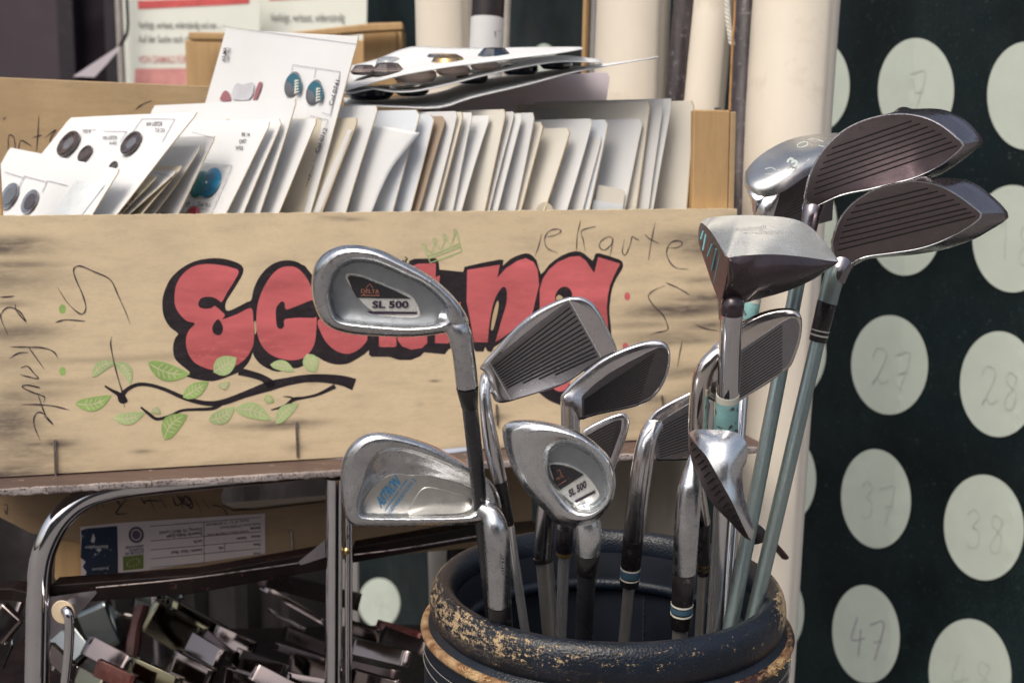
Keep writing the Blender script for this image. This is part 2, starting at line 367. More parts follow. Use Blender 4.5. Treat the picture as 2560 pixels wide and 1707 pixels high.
def dot(cx, cy, rx, ry, num=None, dark=False, tilt=0):
    mb = MB(); o = ell(cx, cy, rx, ry, 64, tilt)
    f_ = [SP.hit(x, y, .0015) for x, y in o]; g_ = [[SP.hit(cx + (x - cx) * q, cy + (y - cy) * q, .0015) for x, y in o] for q in (1, .75, .5, .25)]; mb.grid(g_, close_u=True); mb.fan(g_[-1], SP.hit(cx, cy, .0015)); b_ = [SP.hit(x, y, -.0005) for x, y in o]; mb.grid([f_, b_], close_u=True)
    d = mb.build('dot', DOTM, sh, smooth=False)
    if num:
        m2 = MB()
        for i, ch in enumerate(num):
            w = rx * .5; h = ry * .72; x0 = cx - rx * .48 + i * rx * .56 if len(num) > 1 else cx - w * .4; y0 = cy - h * .48 + i * ry * .12
            for st in digits[ch]:
                stroke(m2, [(x0 + a * w, y0 + b * h) for a, b in st], 3.4 if dark else 2.2, SP, .0022, 6, False)
        pr(m2, 'numeral', GRAPH2 if dark else GRAPH, d)
dot(2290, 226, 95, 130, '7'); dot(2567, 240, 99, 135); dot(2040, 214, 84, 118); dot(2262, 562, 93, 127, '17'); dot(2532, 597, 101, 134, '18')
dot(2012, 556, 80, 116); dot(2224, 912, 96, 124, '27'); dot(2497, 960, 97, 132, '28'); dot(1985, 880, 80, 114)
dot(2190, 1246, 87, 124, '37', tilt=-.06); dot(2460, 1318, 100, 132, '38', tilt=-.06); dot(1960, 1196, 80, 114); dot(2165, 1584, 84, 123, '47', True, -.08)
dot(2425, 1684, 103, 138, '48', tilt=-.06); dot(1932, 1530, 78, 112); dot(948, 1506, 52, 62, '4'); dot(1360, 152, 32, 42); dot(1665, 215, 42, 66)
# ================================================================= BACKGROUND THINGS
PO1 = Plane((0, 2.9, 0), (0.05, -1, .02)); PO2 = Plane((0, 2.93, 0), (-.04, -1, .02))
PWHITE = M('poster_paper', (.82, .84, .76), .6, var=.05, scale=3); PRED = M('poster_red', (.62, .10, .10), .6, var=.2, scale=40); PGREY = M('poster_grey_text', (.27, .27, .26), .7)
PPINK = M('poster_pale_red', (.68, .30, .28), .6, var=.2, scale=30)
def slab(mb, pts, plane, t, off=0): mb.poly([plane.hit(x, y, off) for x, y in pts], thick=-plane.n * t)
def poster(label, pts, plane, red, lines):
    t = thing('poster', label, 'poster', plane.hit(*pts[3]))
    mb = MB(); slab(mb, pts, plane, .004); s_ = mb.build('sheet', PWHITE, t, smooth=False)
    mb = MB(); decal(mb, red, plane, .001); pr(mb, 'red_band', PRED, s_)
    if red[0][0] < 400: mb = MB(); decal(mb, [(338, 172), (600, 170), (600, 212), (336, 214)], plane, .001); pr(mb, 'red_band', PPINK, s_)
    mb = MB(); mr = MB()
    for (x, y, size, txt, w, isred) in lines: text_px(mr if isred else mb, txt, (x, y), (1, 0), (0, -size), plane, .0012, .012, w)
    pr(mb, 'printed_text', PGREY, s_)
    if mr.v: pr(mr, 'red_text', PPINK, s_)
    return t
k = .38265
poster('white poster with a red band and grey German text behind the crate', [(298, -60), (650, -60), (648, 330), (296, 330)], PO1,
 [(344, 3), (625, -8), (622, 10), (346, 24)],
 [(346, 72, 26, 'Verfolgt, verhasst, widerständig und neu ... –', 216, 0), (346, 107, 26, 'Auf der Suche nach den ...', 150, 0), (346, 158, 26, 'VON DAMALS FÜR HEUTE', 170, 1)])
poster('second white poster, right of the one with the long red band', [(650, -60), (918, -60), (914, 330), (648, 330)], PO2,
 [(672, -8), (800, -14), (800, -4), (672, 2)], [(676, 55, 30, 'Verfolgt, verhasst, widerständig', 186, 0)])
t = thing('display_stand_pole', 'thin grey pole at the left edge of the white poster', 'pole', P(297, 300, 2.85))
mb = MB(); a = P(297, 0, 2.85); mb.tube([Vector((a.x, a.y, .0)), Vector((a.x, a.y, 2.2))], .008); mb.build('pole', M('pole_grey', (.34, .31, .29), .5), t)
mb = MB(); mb.tube(cr([P(312, -60, 2.8), P(318, 20, 2.8), P(318, 80, 2.8), P(300, 115, 2.82)], 6), .0035, 8); mb.build('cable', WDARK, t)
PL = Plane(P(240, 160, 2.4), (.3, -1, .1))
mb = MB(); slab(mb, [(182, 192), (294, 118), (300, 122), (268, 160), (236, 194)], PL, .001); tag(mb.build('paper_flap', PAPER['lilac'], smooth=False), 'thin pale paper corner sticking up left of the white poster', 'paper')
# small wooden tray behind
t = thing('wooden_tray', 'small wooden tray behind the tall button card, in front of the posters', 'tray', P(700, 300, 1.9))
def hbox(x0, y0, x1, y1, Y, th):
    a, b = P(x0, y1, Y), P(x1, y0, Y); m = MB(); m.box((a.x, Y, a.z), (b.x - a.x, 0, 0), (0, th, 0), (0, 0, b.z - a.z)); return m
hbox(470, 100, 1006, 330, 1.96, .012).build('back_board', WPOST, t, smooth=False, bevel=.002)
mb = MB(); slab(mb, [(470, 80), (700, 84), (930, 58), (1006, 56), (1008, 74), (930, 78), (700, 102), (470, 100)], Plane((0, 1.80, 0), (0, -1, 0)), .03); mb.build('rim_slat', WPOST, t, smooth=False, bevel=.002)
hbox(470, 100, 556, 330, 1.86, .02).build('corner_post', WPOST, t, smooth=False, bevel=.002)
hbox(911, 76, 992, 330, 1.84, .05).build('corner_post', WPOST, t, smooth=False, bevel=.002)
hbox(992, 72, 1005, 330, 1.85, .07).build('end_board', WPOST, t, smooth=False, bevel=.002)
# rolled maps and rods
def standing(path_px, Y0, Y1, rad_px, n=32):       # a rod from top (px) to bottom (px), carried down to the ground
    (xa, ya), (xb, yb) = path_px; a = P(xa, ya, Y0); b = P(xb, yb, Y1); d = (b - a)
    bot = a + d * ((a.z - .0) / -d.z) if d.z < 0 else b; top = a - d.normalized() * .25
    r = rad_px * (Y0 + Y1) / 2 / F; return top, bot, r
def roll(label, p, Y0, Y1, rp, mat=CLOTH, name='rolled_map', cat='rolled map', spiral=True, extra=None):
    top, bot, r = standing(p, Y0, Y1, rp); t = thing(name, label, cat, bot)
    mb = MB(); m = 24; rows = []; ax = (bot - top).normalized(); u = ax.cross(Vector((0, 1, 0))).normalized(); w = ax.cross(u); n = 56
    for i in range(m + 1):
        c = top.lerp(bot, i / m); row = []
        for k in range(n):
            th = 2 * math.pi * k / n + .95; rr = r * (1 + (.05 * (1 - k / n) if spiral else 0)) * (1 + .012 * math.sin(3 * th + i * .5) + .008 * math.sin(i * 1.1 + th))
            row.append(c + (u * math.cos(th) + w * math.sin(th)) * rr)
        rows.append(row)
    mb.grid(rows, close_u=True); mb.fan(rows[0]); mb.fan(rows[-1]); mb.build('cloth_roll', mat, t, ang=60)
    if extra: extra(t, top, bot, r)
    return t
def rod(label, p, Y0, Y1, rp, mat=POLE, name='map_rod', cat='rod'):
    top, bot, r = standing(p, Y0, Y1, rp); t = thing(name, label, cat, bot)
    mb = MB(); mb.tube([top.lerp(bot, i / 12) for i in range(13)], r, 24); mb.build('rod', mat, t)
    mb = MB(); mb.tube([top - (bot - top).normalized() * .004, top + (bot - top).normalized() * .03], r * 1.12, 24); mb.build('end_cap', BLACKM, t)
    return t
roll('cream rolled map left of the tube labelled with Deu', [(1112, 0), (1142, 1300)], 1.42, 1.36, 72)
roll('cream rolled map right of the thin wooden slat', [(1585, 0), (1540, 1300)], 1.34, 1.28, 90)
roll('slim cream rolled map between the two dark rods', [(1783, 0), (1668, 1300)], 1.30, 1.24, 52)
roll('large cream rolled map nearest the dotted sheet', [(1992, 0), (1893, 1400)], 1.24, 1.14, 107)
rod('dark rod left of the slim cream rolled map', [(1712, 0), (1660, 560)], 1.3, 1.28, 27)
rod('dark rod between the crate corner and the large rolled map', [(1866, 0), (1845, 540)], 1.26, 1.2, 29)
rod('greyish thin rod beside the wooden slat above the cards', [(1489, 0), (1470, 560)], 1.42, 1.4, 11, M('grey_rod', (.26, .25, .25), .5))
top, bot, r = standing([(1466, 0), (1450, 560)], 1.42, 1.4, 8)
mb = MB(); mb.tube([top, bot], r, 4); tag(mb.build('wooden_strip', WPOST, smooth=False), 'thin light wooden slat against the dark green sheet', 'slat')
t = thing('cardboard_tube', 'dark tube with a white paper label reading Deu', 'tube', P(1215, 700, 1.3))
top, bot, r = standing([(1221, 0), (1195, 560)], 1.32, 1.3, 40); mb = MB(); mb.tube([top, bot], r, 32); mb.build('tube', BLACKM, t)
ax = (bot - top).normalized(); a = P(1219, 48, 1.32); b = P(1210, 330, 1.32); mb = MB(); ca = top + ax * (a - top).dot(ax); cb = top + ax * (b - top).dot(ax)
mb.tube([ca, cb], r * 1.03, 32); lb = mb.build('paper_label', PAPER['white'], t)
mb = MB(); pl = Plane(P(1215, 100, 1.32) - Vector((0, r * 1.06, 0)), (0, -1, 0))
text_px(mb, 'Deutschland', (1213, 76), (0, 1), (38, 0), pl, .0004, .012, 240); text_px(mb, 'Phys.', (1242, 78), (0, 1), (22, 0), pl, .0004, .005); pr(mb, 'printed_text', INKBLACK, lb)
rod('pale thin rod just right of the labelled dark tube', [(1268, 0), (1250, 560)], 1.42, 1.4, 10, M('pale_rod', (.45, .42, .38), .5))
t = thing('hanging_cord', 'white braided cord with a brown string hanging beside the dark rod', 'cord', P(1830, 275, 1.2))
path = cr([P(1812, -80, 1.21), P(1817, 0, 1.21), P(1822, 60, 1.21), P(1830, 112, 1.21)], 10)
for ph in (0, 1, 2):
    q = resample(path, 70); mb = MB(); mb.tube([p + Vector((math.cos(i * .55 + ph * 2.09) * .0014, math.sin(i * .55 + ph * 2.09) * .0014, 0)) for i, p in enumerate(q)], .0016, 8); mb.build('strand', M('cord_white', (.66, .63, .56), .8), t)
mb = MB(); mb.tube(cr([P(1838, -60, 1.215), P(1836, 40, 1.21), P(1831, 112, 1.205), P(1828, 180, 1.20), P(1824, 276, 1.19)], 8), .0011, 8); mb.build('string', M('cord_brown', (.36, .19, .07), .7, var=.3), t)
# ================================================================= CRATE
CP = vplane(P(-40, 540, .93), P(1840, 538, 1.08))       # front board plane
U = Vector((-CP.n.y, CP.n.x, 0)); U = U if U.x > 0 else -U; NB = CP.n
crate = thing('fruit_crate', 'light plywood crate of button cards with red graffiti lettering and green leaves', 'crate', CP.hit(850, 1140))
tl, tr = CP.hit(-60, 540), CP.hit(1842, 538); zt = tl.z; zb = CP.hit(0, 1192).z
th = .008; L = (tr - tl).dot(U)
# board with a stain attribute
nx, nz = 260, 100; vs = []; st = []
stains = [(1700, 775, 150, 20, .95), (1690, 852, 130, 12, .7), (1730, 600, 110, 24, .7), (1600, 812, 120, 10, .5), (30, 607, 100, 16, .8), (40, 662, 110, 12, .7), (40, 832, 120, 26, .7), (60, 990, 100, 24, .6), (1560, 905, 90, 10, .4), (1720, 1010, 110, 30, .8), (700, 1068, 70, 7, .7), (100, 1110, 70, 9, .8), (1755, 700, 60, 8, .6), (500, 1160, 200, 6, .3), (1050, 1010, 12, 8, .25), (640, 1015, 10, 4, .3), (0, 620, 130, 22, .9), (-20, 700, 190, 40, .55), (0, 900, 120, 60, .35), (20, 1060, 90, 70, .8), (70, 1130, 130, 60, .6), (10, 1185, 160, 30, .9),
 (137, 1110, 60, 14, .9), (137, 1190, 60, 12, .9), (700, 1060, 110, 10, .8), (741, 1055, 40, 8, .8), (741, 1120, 30, 12, .4), (1770, 620, 100, 30, .8), (1790, 745, 120, 16, .95), (1750, 770, 110, 18, .8), (1680, 840, 160, 14, .5),
 (1780, 812, 90, 14, .8), (1720, 930, 110, 18, .6), (1800, 985, 130, 30, .7), (1640, 1000, 60, 14, .7), (1240, 1045, 30, 10, .7), (850, 545, 40, 6, .6), (880, 548, 30, 5, .6), (230, 900, 260, 10, .35), (90, 960, 150, 12, .4), (357, 1128, 28, 6, .6),
 (1840, 560, 40, 30, .7), (1530, 1050, 80, 40, .45), (1690, 1050, 90, 60, .6), (400, 1185, 300, 8, .5), (1400, 1110, 500, 10, .5), (780, 955, 14, 5, .6), (1087, 952, 14, 3, .8), (20, 760, 60, 10, .6), (330, 1170, 120, 12, .3)]
sp = [(CP.hit(a, b), c, d, e) for a, b, c, d, e in stains]
for j in range(nz + 1):
    z = zt + (zb - zt) * j / nz
    for i in range(nx + 1):
        p = tl + U * (L * i / nx); p = Vector((p.x, p.y, z)); 
        if j == 0: p = p - Vector((0, 0, .0006 * abs(math.sin(i * .31)) * random.random()))
        vs.append(p); v = 0
        for q, rx, ry, k_ in sp:
            s_ = F / q.y; dx = (p - q).dot(U) * s_ / rx; dz = (p.z - q.z) * s_ / ry; v = max(v, k_ * math.exp(-(dx * dx + dz * dz)))
        st.append(v)
fs = [(j * (nx + 1) + i, (j + 1) * (nx + 1) + i, (j + 1) * (nx + 1) + i + 1, j * (nx + 1) + i + 1) for j in range(nz) for i in range(nx)]
off = base_of(crate)
me = bpy.data.meshes.new('front_board'); nv = len(vs)
B = [v - NB * th for v in vs]
allv = [v - off for v in vs + B]
edge = [j * (nx + 1) for j in range(nz + 1)] + [nz * (nx + 1) + i for i in range(1, nx + 1)] + [j * (nx + 1) + nx for j in range(nz - 1, -1, -1)] + list(range(nx - 1, 0, -1))
f2 = [tuple(i + nv for i in f[::-1]) for f in fs]
f3 = [(edge[i], edge[(i + 1) % len(edge)], edge[(i + 1) % len(edge)] + nv, edge[i] + nv) for i in range(len(edge))]
me.from_pydata(allv, [], fs + f2 + f3); me.update(); at = me.attributes.new('stain', 'FLOAT', 'POINT'); at.data.foreach_set('value', st + st)
me.materials.append(WBOARD); bm = bmesh.new(); bm.from_mesh(me); bmesh.ops.recalc_face_normals(bm, faces=bm.faces); bm.to_mesh(me); bm.free()
board = bpy.data.objects.new('front_board', me); COL.objects.link(board); board.parent = crate
# --- graffiti
O1 = .00007
BARE = M('bare_wood_gap', (.56, .42, .25), .7); blk, red, blk2, lit = INKBLACK, INKRED, INKBLACK, BARE
NM.update({INKBLACK.name: 'letter_outline', INKRED.name: 'letter_fill', BARE.name: 'letter_gap'})
def zd(*p): return ZD(*p)
def D(mb, pts, off, f=ZD, sm=3):
    decal(mb, f(*pts), CP, off, sm)
D(blk, [(1060, 680), (1070, 610), (1110, 520), (1180, 450), (1260, 405), (1340, 385), (1430, 380), (1520, 398), (1580, 430), (1587, 480), (1530, 580), (1480, 660), (1473, 712), (1500, 722), (1570, 690), (1635, 662), (1665, 720), (1672, 800), (1668, 900), (1640, 1030), (1580, 1110), (1500, 1150), (1400, 1182), (1320, 1178), (1240, 1160), (1215, 1145), (1240, 1125), (1180, 1075), (1140, 1030), (1130, 960), (1145, 900), (1163, 872), (1110, 830), (1070, 760)], O1)
D(blk, [(1590, 690), (1640, 655), (1655, 590), (1690, 510), (1750, 440), (1820, 402), (1900, 395), (1970, 420), (2040, 490), (2100, 600), (2150, 800), (2120, 980), (2010, 1060), (1985, 1080), (1930, 1100), (1880, 1090), (1830, 1120), (1770, 1110), (1700, 1070), (1655, 1010), (1650, 940), (1668, 880), (1672, 800), (1660, 730)], O1 * 1.4)
D(red, [(1140, 640), (1150, 560), (1190, 490), (1260, 435), (1350, 418), (1440, 425), (1510, 440), (1560, 465), (1530, 530), (1480, 610), (1447, 668), (1400, 680), (1410, 695), (1440, 720), (1470, 752), (1455, 778), (1550, 745), (1640, 705), (1655, 780), (1660, 880), (1650, 960), (1600, 1040), (1520, 1090), (1430, 1110), (1350, 1100), (1270, 1060), (1225, 990), (1215, 910), (1235, 850), (1275, 806), (1220, 790), (1170, 740), (1145, 690)], O1 * 2.4)
D(red, [(1675, 800), (1680, 700), (1710, 600), (1760, 510), (1820, 450), (1890, 433), (1950, 450), (2010, 520), (2050, 620), (2068, 760), (2065, 870), (2050, 950), (2000, 1020), (1930, 1045), (1850, 1040), (1770, 1010), (1710, 950), (1680, 870)], O1 * 2.4)
D(blk2, [(1295, 680), (1310, 645), (1350, 632), (1400, 638), (1440, 665), (1470, 700), (1475, 735), (1440, 712), (1405, 690), (1380, 705), (1340, 710), (1305, 700)], O1 * 3.6)
D(blk2, [(1425, 778), (1450, 810), (1457, 845), (1445, 875), (1420, 882), (1395, 870), (1387, 840), (1395, 810)], O1 * 3.6)
D(blk2, [(1805, 705), (1835, 665), (1858, 670), (1870, 715), (1950, 688), (2060, 655), (2075, 760), (1960, 768), (1862, 778), (1856, 822), (1835, 842), (1810, 825), (1802, 760)], O1 * 3.6)
Q = ZE
D(blk, [(-90, 500), (-60, 360), (0, 320), (60, 400), (200, 500), (420, 700), (440, 830), (415, 885), (350, 930), (280, 965), (200, 968), (130, 945), (60, 905), (-20, 900), (-90, 800)], O1 * 1.8, Q)
D(red, [(92, 680), (110, 760), (150, 830), (210, 880), (280, 900), (345, 880), (400, 830), (415, 780), (400, 640), (200, 640)], O1 * 2.4, Q)
blkp = [(424, 700), (424, 905), (440, 918), (560, 920), (620, 940), (700, 940), (760, 915), (785, 890), (920, 903), (945, 870), (1000, 850), (1100, 850), (1120, 885), (1172, 885), (1184, 855), (1200, 885), (1250, 850), (1300, 820), (1500, 660), (1505, 600), (1500, 450), (1300, 360), (1050, 330), (1040, 365), (885, 350), (878, 292), (860, 276), (720, 280), (690, 292), (680, 320), (700, 500)]
D(blk, blkp, O1 * 2.0, Q, 0)
for pts in ([(490, 700), (490, 850), (500, 856), (590, 856), (603, 850), (603, 700)], [(612, 700), (612, 810), (640, 850), (700, 873), (770, 862), (805, 830), (805, 700)],
            [(700, 330), (745, 312), (862, 308), (860, 400), (856, 830), (945, 832), (1000, 700), (1025, 560), (1045, 405), (888, 388), (870, 640), (700, 600)]):
    D(red, pts, O1 * 2.6, Q, 0)
decal(red, Q((1066, 352), (1280, 318), (1262, 405), (1320, 340), (1400, 290), (1450, 276), (1500, 300), (1526, 350), (1536, 450), (1510, 560), (1492, 640), (1400, 720), (1290, 800), (1250, 822), (1205, 826), (1110, 822), (1090, 700), (1062, 560)), CP, O1 * 2.6, 0)
D(blk, [(1040, 370), (1050, 345), (1066, 328), (1280, 284), (1302, 300), (1300, 325), (1350, 280), (1420, 250), (1470, 246), (1520, 290), (1548, 380), (1600, 320), (1680, 260), (1770, 230), (1830, 245), (1885, 292), (1900, 255), (1930, 243), (2060, 285), (2083, 310), (2080, 345), (2040, 410), (2012, 480), (2000, 560), (1996, 640), (2008, 760), (1990, 860), (1900, 1100), (1600, 700), (1500, 660), (1200, 500), (1060, 420)], O1 * 1.2, Q, 2)
decal(red, Q((1540, 600), (1540, 480), (1560, 410), (1600, 350), (1660, 300), (1740, 266), (1800, 262), (1840, 290), (1880, 350), (1897, 372), (1922, 268), (2066, 312), (2040, 360), (2000, 450), (1985, 520), (1978, 600), (1985, 700), (1990, 850), (1700, 900), (1600, 720), (1530, 640)), CP, O1 * 2.6, 0)
D(blk2, [(1640, 545), (1655, 490), (1690, 463), (1730, 470), (1752, 510), (1740, 550), (1690, 580)], O1 * 3.6, Q)
D(blk2, [(1205, 770), (1215, 680), (1240, 560), (1275, 490), (1305, 462), (1325, 490), (1322, 570), (1290, 680), (1262, 780), (1230, 880), (1200, 870)], O1 * 3.6, Q)
D(lit, [(1222, 735), (1235, 640), (1262, 555), (1272, 580), (1258, 660), (1235, 740)], O1 * 4.4, Q); D(lit, [(1645, 545), (1662, 515), (1690, 530), (1680, 550)], O1 * 4.4, Q)
D(lit, [(1660, 800), (1672, 795), (1676, 850), (1665, 878)], O1 * 4.4)
D(blk, [(1530, 1130), (1580, 1190), (1650, 1225), (1700, 1225), (1740, 1100), (1650, 1060)], O1 * 1.6, Q); D(red, [(1620, 1105), (1680, 1080), (1740, 1080), (1700, 1140), (1650, 1140)], O1 * 2.6, Q)
D(red, ell(2112, 525, 19, 26, 14), O1 * 1.2, Q); D(red, ell(2100, 850, 19, 22, 14), O1 * 1.2, Q)
for o_, f_ in enumerate(LETT): pr(*f_)
mb = MB()
for pts in ([(2315, 1205, 78), (2240, 1180, 66), (2120, 1165, 56), (2000, 1165, 50), (1880, 1185, 52), (1760, 1215, 66), (1600, 1270, 42), (1450, 1322, 38), (1330, 1325, 30), (1200, 1290, 28), (1080, 1238, 24), (980, 1208, 22), (900, 1205, 24), (830, 1238, 26), (785, 1290, 40)],
            [(685, 1214, 12), (725, 1240, 18), (775, 1268, 30), (800, 1300, 60), (825, 1290, 50)], [(1790, 1215, 60), (1720, 1165, 44), (1650, 1140, 44), (1560, 1118, 50)],
            [(1440, 1330, 34), (1380, 1362, 22), (1200, 1372, 17), (1120, 1405, 18), (1030, 1430, 20), (975, 1398, 22), (920, 1352, 12)],
            [(2190, 1215, 30), (2080, 1268, 18), (1990, 1290, 16), (1920, 1302, 26), (1860, 1345, 18), (1772, 1370, 8)], [(1925, 1300, 14), (1890, 1285, 9), (1850, 1283, 4)]):
    stroke(mb, [(*ZD(p[:2]), p[2] * .383) for p in pts], 8, CP, O1 * 2.9 , 6, False)
pr(mb, 'branch_drawing', INKBLACK, board)
def leaf(a, b, w, bend=.12, pale=False):
    a = Vector(ZD(a)); b = Vector(ZD(b)); w *= .38265; d = b - a; nrm = Vector((-d.y, d.x)).normalized(); up = []; dn = []; mid = []
    for i in range(9):
        t = i / 8; h = math.sin(math.pi * t ** .85) ** .8 * w / 2; c = a + d * t + nrm * (bend * d.length * math.sin(math.pi * t)); mid.append(c); up.append(c + nrm * h); dn.append(c - nrm * h)
    m = MB(); decal(m, [tuple(p) for p in up + dn[::-1][1:-1]], CP, O1 * 5); lf = pr(m, 'leaf_drawing', INKGREEN2 if pale else INKGREEN, board)
    m = MB(); stroke(m, [tuple(p) for p in mid[0:8]], 2.8, CP, O1 * 6, 2)
    for i in (2, 3, 4, 5):
        for o in (up, dn): stroke(m, [tuple(mid[i]), tuple(mid[i].lerp(o[i + 1], .8))], 2.3, CP, O1 * 6)
    pr(m, 'vein_drawing', INKVEIN, lf)
for a in (((490, 1330), (728, 1275), 92), ((965, 1060), (1240, 1138), 115, .1, False), ((1395, 1125), (1545, 1030), 125, .0, True), ((1765, 1075), (1925, 1120), 70, -.1, True), ((2005, 1005), (2060, 1125), 105, 0, True),
          ((1195, 1290), (1362, 1188), 92, .0, False), ((1422, 1212), (1502, 1185), 45, .2, True), ((740, 1425), (948, 1385), 80, .1, True), ((985, 1380), (1052, 1395), 48, -.2, True), ((1072, 1565), (1225, 1400), 120, -.15, False),
          ((1362, 1440), (1532, 1350), 95, .1, True), ((1535, 1365), (1772, 1435), 105, -.1, True), ((1803, 1462), (1950, 1330), 85, -.1, True), ((1725, 1285), (1792, 1318), 55, 0, False), ((600, 1155), (760, 1060), 70, -.15, True), ((745, 1058), (852, 1205), 70, -.2, True)):
    leaf(*a)
for e_ in (ell(408, 712, 23, 30, 16), ell(408, 1118, 22, 28, 16)): mb = MB(); D(mb, e_, O1 * 1.2); pr(mb, 'dot_drawing', INKGREEN, board)
mb = MB()
for pts in ([(785, 210), (825, 305), (930, 270), (1030, 230), (1000, 112)], [(805, 262), (905, 225), (1012, 180)], [(815, 280), (915, 240), (1018, 200)], [(790, 212), (835, 240), (855, 168)], [(860, 175), (892, 218), (925, 145)], [(925, 150), (960, 186), (988, 110)]):
    stroke(mb, Q(*pts), 3.2, CP, O1 * 5, 1, False)
for c in ((785, 193), (855, 158), (920, 132), (988, 104)): stroke(mb, Q(*(ell(*c, 12, 14, 10) + [ell(*c, 12, 14, 10)[0]])), 2.2, CP, O1 * 5, 2, False)
pr(mb, 'crown_drawing', INKGREEN2, board)
mb = MB()
for f, w, lst in ((ZD, 2.6, ([(375, 570), (440, 670), (510, 735), (545, 740), (560, 700), (540, 620), (500, 530), (480, 470), (490, 440), (530, 432), (620, 470), (720, 520), (770, 620), (820, 730), (850, 810)], [(360, 800), (430, 782), (555, 790)], [(730, 890), (722, 940), (740, 1040), (770, 1160), (800, 1260), (812, 1350)],
    [(0, 635), (95, 628)], [(100, 680), (105, 720), (170, 795), (130, 730), (60, 700), (15, 730), (5, 770), (50, 880)], [(65, 958), (180, 960), (280, 965), (350, 990), (378, 1035)], [(185, 960), (290, 1105)], [(60, 1035), (120, 1000), (185, 995)],
    [(135, 1095), (180, 1085), (220, 1130), (250, 1165), (190, 1155), (130, 1140)], [(140, 1215), (180, 1208), (260, 1225), (180, 1208), (145, 1220), (200, 1250), (270, 1275), (292, 1290), (285, 1320)], [(140, 1335), (250, 1335), (350, 1345), (455, 1370)], [(250, 1275), (275, 1350), (300, 1410), (345, 1466)], [(285, 1410), (345, 1465), (290, 1400), (250, 1385), (222, 1420), (225, 1480), (262, 1568)])),
    (ZE, 1.9, ([(1552, 115), (1535, 190), (1508, 265)], [(1575, 140), (1640, 125), (1680, 100), (1650, 85), (1600, 100), (1572, 150), (1590, 210), (1660, 242)], [(1808, 28), (1785, 130), (1780, 230)], [(1908, 68), (1860, 78), (1812, 100), (1825, 160), (1838, 230)], [(2020, 150), (1990, 135), (1940, 165), (1930, 200), (1960, 222), (2005, 190), (2018, 150), (2010, 210), (2000, 260)], [(2095, 150), (2080, 230), (2100, 255), (2130, 190), (2145, 135), (2170, 150), (2195, 158)], [(2295, 40), (2270, 160), (2250, 290)], [(2225, 120), (2260, 150), (2320, 180)])),
    (ZFF, 2.0, ([(180, 312), (240, 310), (275, 290), (262, 268), (210, 272), (177, 320), (182, 380), (230, 440), (315, 452)], [(160, 560), (90, 590), (55, 630), (90, 690), (150, 750), (180, 820), (175, 850), (110, 865), (65, 880)], [(170, 540), (250, 575), (325, 618)], [(360, 812), (430, 840), (515, 855)], [(278, 915), (262, 990), (245, 1090)]))):
    for pts in lst: mb = MB(); stroke(mb, f(*pts), w, CP, O1 * 6, 5); pr(mb, 'pen_stroke', INK, board)
# staples
STEEL = metal('rusty_staple', (.52, .46, .43), .3, dirt=(200, .56, (.13, .06, .04), .9))
for (x, y0, y1) in ((137, 1100, 1202), (741, 1056, 1140), (1655, 990, 1010), (1797, 738, 795), (1241, 1012, 1060), (1788, 545, 562)):
    mb = MB(); a, b = CP.hit(x, y0, .0012), CP.hit(x + 3, y1, .0012); mb.tube([a - NB * .004, a, a.lerp(b, .5), b, b - NB * .004], .0011, 10); mb.build('staple', STEEL, crate)
# other crate walls; inward direction is -NB
IN = -NB; DEPTH = .19
def wbox(mb, u0, u1, i0, i1, z0, z1):
    o = Vector((tl.x, tl.y, 0)) + U * u0 + IN * i0; mb.box(Vector((o.x, o.y, z0)), U * (u1 - u0), IN * (i1 - i0), Vector((0, 0, z1 - z0)))
BACKP = Plane(Vector((tl.x, tl.y, 0)) + IN * DEPTH, NB)
zbk = BACKP.hit(10, 192).z
mb = MB(); wbox(mb, -.02, L, DEPTH, DEPTH + .008, zb, zbk); mb.v = [Vector((v.x, v.y, v.z - (.018 if v.z > zbk - .001 and v.x > 0 else 0))) for v in mb.v]; bb = mb.build('back_board', WBACK, crate, smooth=False, bevel=.0008)
mb = MB(); BP2 = BACKP
for pts in ([(20, 375), (22, 340), (35, 345), (38, 380)], [(45, 378), (52, 352), (70, 360), (78, 366)], [(97, 290), (95, 330), (90, 385)], [(80, 345), (105, 338)], [(112, 345), (140, 325), (125, 352), (138, 380)], [(338, 275), (355, 262), (379, 252)], [(8, 300), (15, 292)]):
    mb = MB(); stroke(mb, pts, 2.4, BP2, .0004, 5); pr(mb, 'pen_stroke', INK, bb)
mb = MB(); wbox(mb, -.02, L, .009, DEPTH - .001, zb - .0, zb + .006); mb.build('bottom_board', WBACK, crate, smooth=False)
ulp = (CP.hit(3, 540) - tl).dot(U)
mb = MB(); wbox(mb, ulp - .016, ulp, .0005 + th, .014, zb + .007, CP.hit(4, 208, -.01).z); mb.build('corner_post', WPOST, crate, smooth=False, bevel=.001)
# right corner post (square block) and end board
CP2 = Plane(tl + IN * (th + .001), NB)
a = CP2.hit(1735, 275); b = CP2.hit(1826, 275)
mb = MB(); ua, ub = (a - tl).dot(U), (b - tl).dot(U); wbox(mb, ua, ub, th + .001, .045, zb + .007, a.z); mb.build('corner_post', WPOST, crate, smooth=False, bevel=.0012)
mb = MB(); wbox(mb, ub + .0005, ub + .0055, .001 + th, DEPTH - .001, zb + .01, a.z - .0012); mb.build('end_board', WBACK, crate, smooth=False, bevel=.0008)
mb = MB(); s_ = CP2.hit(1790, 273); mb.box(s_ + Vector((0, .006, -.001)), U * .006, IN * .001, Vector((0, 0, .0025))); mb.build('staple', STEEL, crate, smooth=False)
